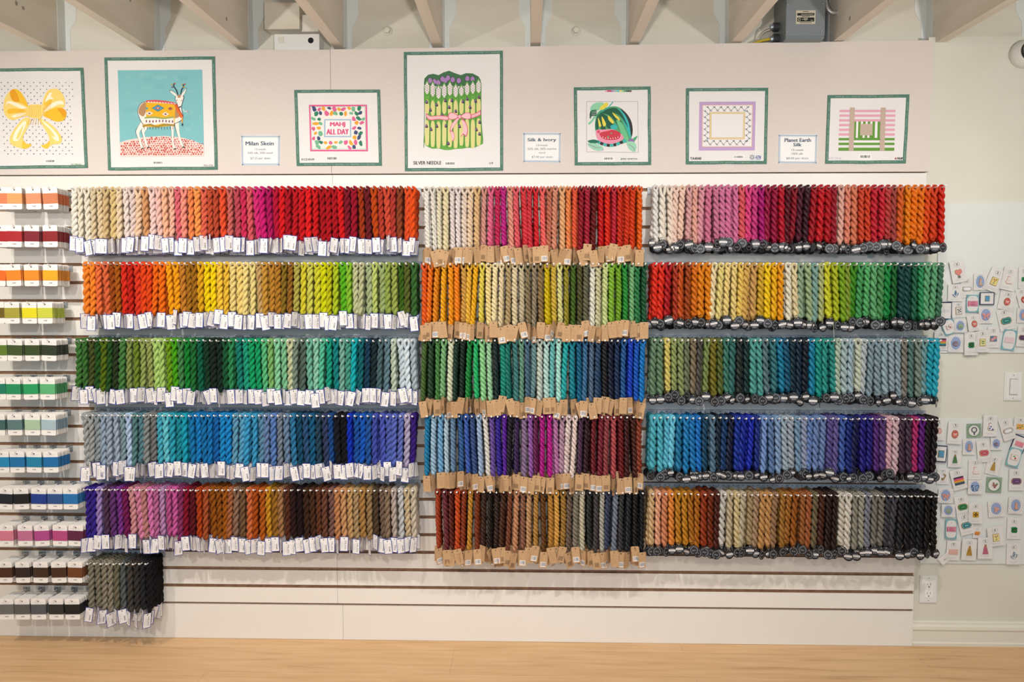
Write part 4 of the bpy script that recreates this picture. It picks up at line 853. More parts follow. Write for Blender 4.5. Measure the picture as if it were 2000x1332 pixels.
('R', 'fourth', 1276, 1830, 815.5, 819, 44, [(1250, 4.161, '160 50B8CC 210 5CC0DC 262 6CC8E4 315 147CAC 370 1480C0 420 0C78BC 475 0C74CC 530 084666 585 567890 635 082436 690 083A6C 745 101A3A 800 062E98 850 0626A0 905 0A26B4 950 0A32A0 985 0C2A84 1045 789AD4 1110 6080B0 1160 88A8D0 1215 A4B8C8 1265 A0ACB8'),
  (1550, 4.1625, '20 98B0C0 70 789AB8 125 909CB8 180 6888C4 235 708CC0 300 585094 350 685C9C 405 4260B0 460 0C2A80 505 081C70 555 0C144E 625 1C1884 665 2E2684 715 582A80 780 583A78 830 DCACB8 885 D8B8C0 935 4A3246 1000 B42A6C 1060 620C80 1100 2E0C46 1145 1C0814')]),
('R', 'bottom', 1273, 1828.7, 964.5, 970, 44, [(1250, 4.161, '92 DCB886 150 E8A886 205 DC8C62 255 EC903C 310 C4841C 365 C48418 420 B47014 475 B0680F 525 9C3608 580 782A04 630 4A1408 680 D6D2CA 735 C8B896 790 DCC894 840 C8BCA0 895 CCA876 930 A89068 990 AC8C6E 1050 C89458 1120 9C7856 1165 AC7830 1215 A46824 1265 885418'),
  (1550, 4.1625, '20 9C5814 85 A0602A 130 AC6034 180 706448 230 2A1410 285 4A2414 340 2A100C 395 D2CABA 450 DED8CA 500 989484 540 989484 600 A0A090 660 808490 720 848074 770 3A3A42 830 46464E 885 242428 930 2E323E 985 0A0A12 1045 080A14 1100 060608 1160 060608')]),
]
def cname(hx):
    import colorsys
    r, g, b = [int(hx[i:i+2], 16)/255 for i in (0, 2, 4)]; h, s, v = colorsys.rgb_to_hsv(r, g, b); h *= 360
    if v < .13: return 'black'
    if s < .09: return 'off-white' if v > .85 else 'pale grey' if v > .65 else 'mid grey' if v > .4 else 'charcoal grey' if v > .2 else 'near-black'
    if s < .2: return {0: 'dark ', 1: '', 2: 'pale '}[0 if v < .4 else 1 if v < .7 else 2] + ('warm grey' if h < 70 or h > 330 else 'green-grey' if h < 170 else 'blue-grey' if h < 260 else 'mauve grey') if v < .8 else ('cream' if 20 < h < 70 else 'blush white' if h <= 20 or h > 330 else 'pale mint' if h < 170 else 'ice blue' if h < 260 else 'pale lilac')
    dark, light = v < .38, (v > .75 and s < .45)
    if h < 12 or h >= 345: n = ('maroon' if dark else 'dusty pink' if light else 'salmon' if s < .62 and v > .7 else 'dusty red' if s < .62 else 'crimson' if v < .75 else 'red')
    elif h < 24: n = 'dark brown' if dark else 'peach' if light else 'brown' if s < .65 and v < .65 else 'rust' if v < .8 else 'coral' if s < .8 else 'red-orange'
    elif h < 38: n = 'dark brown' if dark else 'sand' if light else 'tan brown' if v < .68 and s < .6 else 'copper brown' if v < .72 else 'apricot' if s < .75 else 'orange'
    elif h < 50: n = 'olive brown' if v < .5 else 'beige' if light else 'khaki' if s < .5 else 'ochre' if v < .8 else 'golden yellow'
    elif h < 66: n = 'dark olive' if dark else 'pale yellow' if light else 'olive' if v < .62 else 'mustard' if s < .7 else 'bright yellow'
    elif h < 90: n = 'moss green' if v < .55 else 'pale lime' if light else 'sage green' if s < .4 else 'lime green'
    elif h < 150: n = 'dark forest green' if v < .3 else 'forest green' if v < .5 else 'pale green' if light else 'soft green' if s < .5 else 'bright green'
    elif h < 172: n = 'bottle green' if dark else 'mint green' if light else 'jade green'
    elif h < 195: n = 'dark teal' if dark else 'pale aqua' if light else 'slate teal' if s < .4 else 'teal' if v < .65 else 'turquoise'
    elif h < 222: n = 'dark navy' if v < .3 else 'pale blue' if s < .35 and v > .7 else 'slate blue' if s < .45 else 'deep blue' if v < .55 else 'sky blue'
    elif h < 250: n = 'navy' if v < .35 else 'lavender blue' if s < .5 and v > .7 else 'periwinkle blue' if s < .65 else 'royal blue'
    elif h < 290: n = 'dark violet' if v < .3 else 'lavender' if s < .45 and v > .6 else 'violet' if v > .5 else 'deep purple'
    elif h < 325: n = 'plum' if v < .5 else 'orchid' if s < .55 else 'magenta'
    else: n = 'plum' if v < .35 else 'rose pink' if s < .6 else 'raspberry pink' if v > .6 else 'burgundy'
    return n

# pegs
SL = .012; PEG_L = .120
def peg_mesh():
    mb = MB(); n = 9; pts = [(0, -PEG_L*i/n*.93, PEG_L*SL*i/n*.93) for i in range(n+1)]
    pts += [(0, -PEG_L*.965, PEG_L*SL*.965+.0012), (0, -PEG_L, PEG_L*SL+.0042)]
    mb.tube(pts, [.0025]*(n+1)+[.0030, .0034], M_peg, 8)
    mb.lathe([(.0034, 0), (.0028, -.0017), (0, -.0025)], M_peg, Matrix.Translation((0, -PEG_L, PEG_L*SL+.0042)), 8)
    return mb.mesh('peg')
PEG = peg_mesh()
stuff = {k: [] for k in 'LMR'}; rear_left = {k: [] for k in 'LMR'}; front_list = []
for kind, rname, xa, xb, ya, yb, n, cl in ROWS:
    d = KIND[kind]; table = []; xa, xb = xa - (5 if kind == 'L' else 1 if kind == 'M' else -2), xb + (4 if kind == 'R' else 1 if kind == 'M' else -1)
    for ox, sc, s_ in cl:
        t = s_.split(); table += [(ox+int(t[i])/sc, t[i+1]) for i in range(0, len(t), 2)]
    A, B = P(xa, ya, -PEG_L-.004), P(xb, yb, -PEG_L-.004)
    dz = PEG_L*SL+.0042; bz = (A.z+B.z)/2-dz
    x0, x1 = A.x-.018, B.x+.018
    root = empty('peg_bar', ((x0+x1)/2, 0, bz), 'perforated grey metal peg bar carrying the %s row of the %s skeins' % (rname, d['block']), 'peg bar', 'perforated metal peg bars on the slatwall')
    mb = MB(); tilt = (B.z-A.z)/(B.x-A.x)
    mb.box(x0, x1, -.0045, -.0012, bz-.009, bz+.021, M_bar); mb.box(x0, x1, -.0085, -.0045, bz-.009, bz-.0075, M_bar); mb.box(x0, x1, -.0060, -.0045, bz+.0198, bz+.021, M_bar)
    x = x0+.009
    while x < x1: mb.box(x-.0018, x+.0018, -.0047, -.0045, bz+.011, bz+.0142, M_dark); x += .0127*1.6
    mb.build('bar', root, root.location)
    for x in np.linspace(x0+.04, x1-.04, max(2, int((x1-x0)/.35))):
        mb = MB(); mb.box(x-.012, x+.012, -.0030, -.0001, bz-.018, bz+.020, M_steel); mb.box(x-.010, x+.010, -.0001, .0090, bz+.012, bz+.016, M_steel)
        mb.build('bracket', root, root.location)
    for i in range(n):
        t = i/(n-1); tip = A.lerp(B, t); px = xa+(xb-xa)*t
        jx, jz = random.gauss(0, .0013), random.gauss(0, .0008)
        base = Vector((tip.x, -.004, bz))
        pg = bpy.data.objects.new('peg', PEG); COL.objects.link(pg); pg.parent = root; pg.location = base-root.location
        ay = math.atan2(jx, PEG_L); pg.rotation_euler = ((tip.z+jz-dz-bz)/-PEG_L, 0, ay)
        def on_peg(y, base=base, jx=jx, up=tip.z+jz-bz-.0042, bz=bz):      # point of the peg at depth y
            f = (-.004-y)/PEG_L; return Vector((base.x+jx*f, y, bz+up*f))
        hx = min(table, key=lambda a: abs(a[0]-px-(d['skin'] == 'wool')*0))[1]
        front_list.append((kind, rname, i, hx, on_peg, px))
def place_skein(kind, hx, loc, label, lean, vi, ti, front=True):
    d = KIND[kind]
    root = empty(d['name'], loc, label, d['cat'], d['group']); root.rotation_euler = (random.uniform(-.01, .01), lean, 0)
    y = bpy.data.objects.new('yarn_twist', d['geo'][vi % 10]); COL.objects.link(y); y.parent = root
    c = lin(hx); f = random.uniform(.88, 1.0); y.color = (*[min(1, q*f) for q in c], 1)
    y.rotation_euler = (0, 0, random.uniform(-.45, .45)); sw = random.uniform(.92, 1.13); y.scale = (sw, sw, 1)
    g = bpy.data.objects.new('hang_tag', d['tags'][ti % len(d['tags'])]); COL.objects.link(g); g.parent = root
    Lk = d['L']*LF[vi % 10]
    if kind == 'R': yaw = random.gauss(0, .35) if random.random() < .7 else random.uniform(-1.2, 1.2)
    elif kind == 'L': yaw = random.gauss(0, .15) if random.random() < .5 else random.choice((-1, 1))*random.uniform(.5, 1.2)
    else: yaw = random.gauss(0, .25) if random.random() < .6 else random.choice((-1, 1))*random.uniform(.5, 1.2)
    g.location = (random.uniform(-.002, .002), -(.011 if front else .006)-random.choice((0, .002, .004, .006)), -Lk-(.002 if kind != 'R' else .000)+random.uniform(-.007, .006))
    if g.data.name in STICK: st_ = bpy.data.objects.new('barcode_sticker', STICK[g.data.name]); COL.objects.link(st_); st_.parent = g
    g.rotation_euler = (random.uniform(-.06, .02), random.gauss(0, .10 if kind != 'M' else .14), yaw)
    return root
rears = []
prev_lean = 0
for q, (kind, rname, i, hx, on_peg, px) in enumerate(front_list):
    d = KIND[kind]
    lean = .6*prev_lean + random.gauss(0, .020 if kind != 'M' else .016); prev_lean = lean
    loc = on_peg(-.0975-random.uniform(0, .003))
    place_skein(kind, hx, loc, '%s skein with %s, %s from left, %s row of %s skeins' % (cname(hx), d['tagdesc'], nth(i+1), rname, d['block']), lean, random.randint(0, 99), random.randint(0, 99))
    nb = random.choice((3, 4, 4, 5)) if kind != 'M' else random.choice((3, 4, 4))
    if rname == 'bottom' and kind == 'L': nb = 5
    for k in range(nb):
        y = -.0975 + .0175*(k+1)
        rears.append((kind, rname, i, k, hx, on_peg(y), lean + random.gauss(0, (.040 if kind == 'R' else .026) if k == 0 else .018)))
first = {k: [r for r in rears if r[0] == k and r[3] == 0] for k in 'LMR'}
# right ends (left block) and left ends (right block) show their rear skeins best, then evenly along the rows
chosen = set()
for k in 'LMR':
    need = KIND[k]['nr']; rowsn = {}
    for r in first[k]: rowsn.setdefault(r[1], []).append(r)
    pool = []
    for rn, rr in rowsn.items(): pool += [(rr[-1] if k == 'L' else rr[0])]
    rest = [r for r in first[k] if all(r is not p for p in pool)]; st = max(1, len(rest)/max(1, need-len(pool)))
    pool += [rest[int(j*st)] for j in range(need-len(pool))]
    for r in pool[:need]: chosen.add(id(r))
for r in rears:
    kind, rname, i, k, hx, loc, lean = r; d = KIND[kind]
    if id(r) in chosen:
        place_skein(kind, hx, loc, '%s skein hanging behind the %s front one, %s row, %s skeins' % (cname(hx), nth(i+1), rname, d['block']), lean, random.randint(0, 99), random.randint(0, 99), False)
    else: stuff[kind].append(r)
def tag_low(kind):
    if kind == 'R':
        a = [2*PI*j/12 for j in range(12)]; V = [(.0195*math.cos(t), 0, -.0165+.0195*math.sin(t)) for t in a]
        return V, [tuple(range(12))], [1]
    w_, t, b = (.0175, .008, -.0535) if kind == 'L' else (.0165, .007, -.058); e = .0013
    V = [(-w_, 0, b), (w_, 0, b), (w_, 0, t), (-w_, 0, t)]; 
    if kind == 'M': return V, [(0, 1, 2, 3)], [1]
    V += [(-w_+e, 0, b+e), (w_-e, 0, b+e), (w_-e, 0, t-e), (-w_+e, 0, t-e)]
    return V, [(4, 5, 6, 7), (0, 1, 5, 4), (1, 2, 6, 5), (2, 3, 7, 6), (3, 0, 4, 7)], [1, 2, 2, 2, 2]
for kind in 'LMR':
    d = KIND[kind]; V, LI, LS, LT, MI, C, UVs = [], [], [], [], [], [], []; nv = nl = 0
    def add(v, faces, mi, M, col, uv=None):
        global nv, nl
        v = np.array(v) @ np.array(M.to_3x3()).T + np.array(M.translation); V.append(v)
        for f, m_ in zip(faces, mi): LS.append(nl); LT.append(len(f)); LI.extend(a+nv for a in f); nl += len(f); MI.append(m_)
        C.append(np.tile((*col, 1), (len(v), 1))); UVs.append(np.array(uv if uv is not None else np.zeros((sum(map(len, faces)), 2)))); nv += len(v)
    for kind_, rname, i, k, hx, loc, lean in stuff[kind]:
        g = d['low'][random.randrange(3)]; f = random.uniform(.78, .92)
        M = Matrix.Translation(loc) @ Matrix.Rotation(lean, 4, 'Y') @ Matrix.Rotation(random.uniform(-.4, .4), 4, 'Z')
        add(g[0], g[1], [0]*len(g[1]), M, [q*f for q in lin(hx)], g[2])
        if k < 4:
            v, F, mi = tag_low(kind)
            T = Matrix.Translation(loc) @ Matrix.Rotation(lean, 4, 'Y') @ Matrix.Translation((random.uniform(-.004, .004), -.004, -d['L']-.003+random.uniform(-.006, .002))) @ Matrix.Rotation(random.gauss(0, .12), 4, 'Y') @ Matrix.Rotation(random.gauss(0, .45), 4, 'Z')
            add(v, F, mi, T, (1, 1, 1))
    me = bpy.data.meshes.new('rear_'+d['name']+'s'); V = np.concatenate(V); me.vertices.add(len(V)); me.vertices.foreach_set('co', V.astype(np.float32).ravel())
    me.loops.add(len(LI)); me.loops.foreach_set('vertex_index', np.array(LI, dtype=np.int32)); me.polygons.add(len(LS))
    me.polygons.foreach_set('loop_start', np.array(LS, dtype=np.int32)); me.polygons.foreach_set('loop_total', np.array(LT, dtype=np.int32))
    for m_ in (d['ma'], {'L': M_tagwhite, 'M': M_kraft, 'R': M_black}[kind], M_tagblue): me.materials.append(m_)
    me.polygons.foreach_set('material_index', np.array(MI, dtype=np.int32)); me.polygons.foreach_set('use_smooth', np.array(MI) == 0)
    me.update(calc_edges=True); ca = me.color_attributes.new('yarn', 'FLOAT_COLOR', 'POINT'); ca.data.foreach_set('color', np.concatenate(C).astype(np.float32).ravel())
    me.uv_layers.new(name='UVMap').data.foreach_set('uv', np.concatenate(UVs).astype(np.float32).ravel()); me.validate()
    o = bpy.data.objects.new('rear_'+d['name']+'s', me); COL.objects.link(o)
    tag(o, 'deeper layers of skeins with %ss, packed behind the front %s ones' % (d['tagdesc'], d['block']), d['cat']+'s', d['group'], 'stuff')
# ---------------------------------------------------------------- floss cards on hooks at the left
M_card = mat('floss_card', '#EFEBE6', .75)
def card_meshes():
    w_, t, b = .0305, .010, -.078
    def outline(w_, t, b, r=.006):
        o = []
        for cx, cz, a0 in ((w_-r, b+r, -90), (w_-r, t-r, 0), (-w_+r, t-r, 90), (-w_+r, b+r, 180)):
            o += [(cx+r*math.cos(math.radians(a0+a)), cz+r*math.sin(math.radians(a0+a))) for a in (0, 30, 60, 90)]
        return o
    mb = MB(); mb.prism(outline(w_, t, b), -.0006, .0006, M_card); card = mb.mesh('card')
    mb = MB()
    zt, zb = -.014, -.055; sec = [(-w_-.0006, -.0010), (-w_+.002, -.0028), (w_-.002, -.0028), (w_+.0006, -.0010), (w_+.0006, .0010), (w_-.002, .0028), (-w_+.002, .0028), (-w_-.0006, .0010)]
    n = 12; V = []
    for j in range(n+1):
        z = zb+(zt-zb)*j/n; k = 1-.12*(1 if j in (0, n) else 0)+.04*math.sin(j*2.3); V += [(x, y*k, z) for x, y in sec]
    F = [(j*8+i, j*8+(i+1) % 8, (j+1)*8+(i+1) % 8, (j+1)*8+i) for j in range(n) for i in range(8)]
    me = bpy.data.meshes.new('floss_wrap'); me.from_pydata(V, [], F+[tuple(reversed(range(8))), tuple(range(n*8, n*8+8))]); me.materials.append(Y_BAND); me.update(); wrap = me
    mb = MB(); rg = random.Random(3)
    for z, l in ((-.0035, .040), (-.0075, .030)):
        x = -l/2
        while x < l/2: k = rg.uniform(.001, .004); mb.face([(x, -.0007, z-.0004), (x+k, -.0007, z-.0004), (x+k, -.0007, z+.0004), (x, -.0007, z+.0004)], M_silver); x += k+.001
    x = -.007
    while x < .007: k = rg.choice((.0007, .0013)); mb.face([(x, -.0007, -.068), (x+k, -.0007, -.068), (x+k, -.0007, -.063), (x, -.0007, -.063)], M_ink); x += k+.0009
    mb.lathe([(0, 0), (.0030, 0)], M_dark, Matrix.Translation((0, -.0007, 0)), 12)
    return card, wrap, mb.mesh('print')
def band_mat():
    m = mat('wound_floss', '#FFFFFF', .6); N, L, b = nodes(m)
    src = N.new('ShaderNodeObjectInfo'); tc = N.new('ShaderNodeTexCoord'); mp = N.new('ShaderNodeMapping'); mp.inputs['Scale'].default_value = (8, 8, 900)
    L.new(tc.outputs['Object'], mp.inputs[0]); n = N.new('ShaderNodeTexNoise'); n.inputs['Scale'].default_value = 1.5; n.inputs['Detail'].default_value = 2; L.new(mp.outputs[0], n.inputs[0])
    mr = N.new('ShaderNodeMapRange'); mr.inputs[1].default_value = .3; mr.inputs[2].default_value = .7; mr.inputs[3].default_value = .75; mr.inputs[4].default_value = 1.12; L.new(n.outputs[0], mr.inputs[0])
    mul = N.new('ShaderNodeMix'); mul.data_type = 'RGBA'; mul.blend_type = 'MULTIPLY'; mul.inputs[0].default_value = 1
    L.new(src.outputs['Color'], mul.inputs[6]); L.new(mr.outputs[0], mul.inputs[7]); L.new(mul.outputs[2], b.inputs['Base Color'])
    bp = N.new('ShaderNodeBump'); bp.inputs['Strength'].default_value = .4; bp.inputs['Distance'].default_value = .0006; L.new(n.outputs[0], bp.inputs['Height']); L.new(bp.outputs[0], b.inputs['Normal'])
    return m
Y_BAND = band_mat()
CARD, WRAP, PRINT = card_meshes()
def hook_mesh():
    mb = MB(); L_ = .121; n = 8; pts = [(0, -.003-(L_)*i/n, L_*SL*i/n) for i in range(n+1)]; pts += [(0, -.003-L_-.004, L_*SL+.004), (0, -.003-L_-.006, L_*SL+.008)]
    mb.tube(pts, .0024, M_peg, 8); return mb.mesh('peg_rod')
def plate_mesh():
    mb = MB(); mb.box(-.014, .014, -.003, -.0003, -.016, .010, M_steel); mb.box(-.012, .012, -.0003, .0088, .0035, .006, M_steel)
    mb.lathe([(0, 0), (.0022, 0)], M_dark, Matrix.Translation((0, -.0032, .005)), 8); return mb.mesh('hook_plate')
HROD, HPL = hook_mesh(), plate_mesh()
CR_ = [  # row: centres of the front cards (px), peg tip py, colours left to right
 ((0, 27, 64, 96), 369, 'E08054 EFA060 E09068 CC7A50'), ((-1, 27, 61, 97), 443, 'A8101C A81420 7A0C22 880C18'),
 ((-4, 25, 60, 97), 519.5, 'F06A14 F5861A F58C1C F2A610'), ((-8, 22, 56, 87), 593, '6E5A10 A8A038 E6DA14 CAD040'),
 ((-3, 28, 62, 95), 666, '5C7A20 3C4F22 34491C 26331E'), ((-6, 25, 58, 92), 742, '0C7C60 18905C 1E9C5C 5CB478'),
 ((-6, 27, 62, 94), 812, '3C6460 5A7A7A A8C4A4 A8C0C8'), ((2, 32, 65, 98), 885, '1888B8 1070A8 1480A8 0C6CA8'),
 ((10, 40, 75, 106, 136), 957, '141A24 101214 14388C 28508C 1C70B0'), ((10, 47, 80, 116, 147), 1029, 'D47C94 C07094 B0488C B84880 5C1C40'),
 ((8, 43, 78, 113, 146), 1101, '46240F 281814 3C2418 44260F 6A3C1C'), ((11, 42, 74, 108, 140), 1173, '6C6C6A 5C5C58 54575A 2A2A28 101214')]
rn = ['top', 'second', 'third', 'fourth', 'fifth', 'sixth', 'seventh', 'eighth', 'ninth', 'tenth', 'eleventh', 'bottom']
stuffcards = []; ncard = 0; CARDGRP = 'white floss cards on hooks'
stacks = []
for r, (xs, py, cs) in enumerate(CR_):
    cs = cs.split()
    for c, px in enumerate(xs):
        T = P(px, py, -.120); bz = T.z-.120*SL; stacks.append((r, c, len(xs)-c, T.x, bz, cs[c]))
        root = empty('slatwall_hook', (T.x, 0, bz), 'metal slatwall hook holding floss cards, %s row, %s' % (rn[r], ('rightmost', 'second from right', 'third from right', 'fourth from right', 'fifth from right')[len(xs)-c-1]), 'hook', 'metal slatwall hooks under the floss cards')
        for nm, me in (('peg_rod', HROD), ('hook_plate', HPL)): o = bpy.data.objects.new(nm, me); COL.objects.link(o); o.parent = root
def one_card(x, y, z, hx, label, front):
    root = empty('floss_card', (x, y, z), label, 'floss card', CARDGRP); root.rotation_euler = (0, random.gauss(0, .02), random.gauss(0, .02))
    for nm, me in (('card', CARD), ('floss_wrap', WRAP)) + ((('print', PRINT),) if front else ()):
        o = bpy.data.objects.new(nm, me); COL.objects.link(o); o.parent = root
        if nm == 'floss_wrap': o.color = (*lin(hx), 1)
def mixhex(a, k): 
    v = [min(255, max(0, int(int(a[i:i+2], 16)*k))) for i in (0, 2, 4)]; return '%02X%02X%02X' % tuple(v)
NB = 11
order = []
for st in stacks:
    for k in range(NB):
        order.append((k if st[2] > 1 else k*.32, st, k))
order.sort(key=lambda a: a[0])
PALE = {0: 'D4703F', 3: 'A8B838', 6: '7C98A8', 2: 'D88A10', 5: '3C9058'}
for q, (_, (r, c, fr, x, bz, hx), k) in enumerate(order):
    y = -.1175 + k*.0070; z = bz + SL*(-y) - .0030
    if k and fr == 1 and r in PALE: hx = PALE[r]
    jx = random.uniform(-.0012, .0012)
    pos = ('rightmost', 'second rightmost', 'third rightmost', 'fourth rightmost', 'fifth rightmost')[fr-1]
    if q < 300: one_card(x+jx, y, z, hx, '%s floss card, %s of %s stack, %s card row' % (cname(hx), 'front' if k == 0 else nth(k+1)+' back', pos, rn[r]), k == 0)
    else: stuffcards.append((x+jx, y, z, hx))
# the remaining cards deeper in the stacks
ca_v = [v.co[:] for v in CARD.vertices]; ca_f = [tuple(p.vertices) for p in CARD.polygons]; wr_v = [v.co[:] for v in WRAP.vertices]; wr_f = [tuple(p.vertices) for p in WRAP.polygons]
mb = MB()
for x, y, z, hx in stuffcards:
    M = Matrix.Translation((x, y, z)); mb.raw(ca_v, ca_f, M_card, M=M); mb.raw(wr_v, wr_f, mat('floss_' + hx, hx, .6), M=M)
tag(mb.build('rear_floss_cards'), 'deeper floss cards filling the stacks behind the front ones', 'floss cards', CARDGRP, 'stuff')

# ---------------------------------------------------------------- pouches with charms on two white boards at the right
M_board = mat('white_foam_board', '#DADDD9', .7)
for (x0, y0, x1, y1), l in (((1826, 396, 2060, 689), 'upper white board pinned with charm pouches, right of the skeins'), ((1797, 819, 2060, 1100), 'lower white board pinned with charm pouches, under the light switch')):
    a, b = P(x0, y1, .014), P(x1, y0, .014); thing_box('foam_board', a.x, b.x, .0145, .0198, a.z, b.z, M_board, l, 'board', 'white pouch boards')
M_pouch = mat('clear_pouch', '#FFFFFF', .12, **{'Transmission Weight': 1.0, 'IOR': 1.12}); M_pouch.node_tree.nodes['Principled BSDF'].inputs['Alpha'].default_value = .22
M_pcard = mat('pouch_card', '#E6E3DF', .7)
def reg(cx, cz, rx, rz, n=16, a0=0): return [(cx+rx*math.cos(2*PI*i/n+a0), cz+rz*math.sin(2*PI*i/n+a0)) for i in range(n)]
def tr(pts, cx, cz, s): return [(cx+x*s, cz+z*s) for x, z in pts]
def octa(w_, h_, c): return [(-w_+c, -h_), (w_-c, -h_), (w_, -h_+c), (w_, h_-c), (w_-c, h_), (-w_+c, h_), (-w_, h_-c), (-w_, -h_+c)]
BOW = [(-1, .5), (-.5, .55), (0, .15), (.5, .55), (1, .5), (1, 0), (.45, -.1), (.75, -.95), (.45, -1), (.05, -.2), (-.05, -.2), (-.45, -1), (-.75, -.95), (-.45, -.1), (-1, 0)]
DOG = [(-.35, .9), (.1, 1), (.3, .75), (.1, .55), (.15, .2), (.6, -.2), (1, -.6), (.7, -.8), (.2, -.8), (-.4, -.85), (-.6, -.3), (-.35, .2)]
BOOT = [(-.2, 1), (.35, 1), (.3, -.3), (.75, -.7), (.7, -1), (-.4, -1), (-.3, 0)]
ANCH = [(-.1, 1), (.25, .9), (.3, .2), (.9, .3), (.8, -.3), (.2, -1), (0, -1), (-.6, -.6), (-.9, -.1), (-.3, -.3), (-.2, .4)]
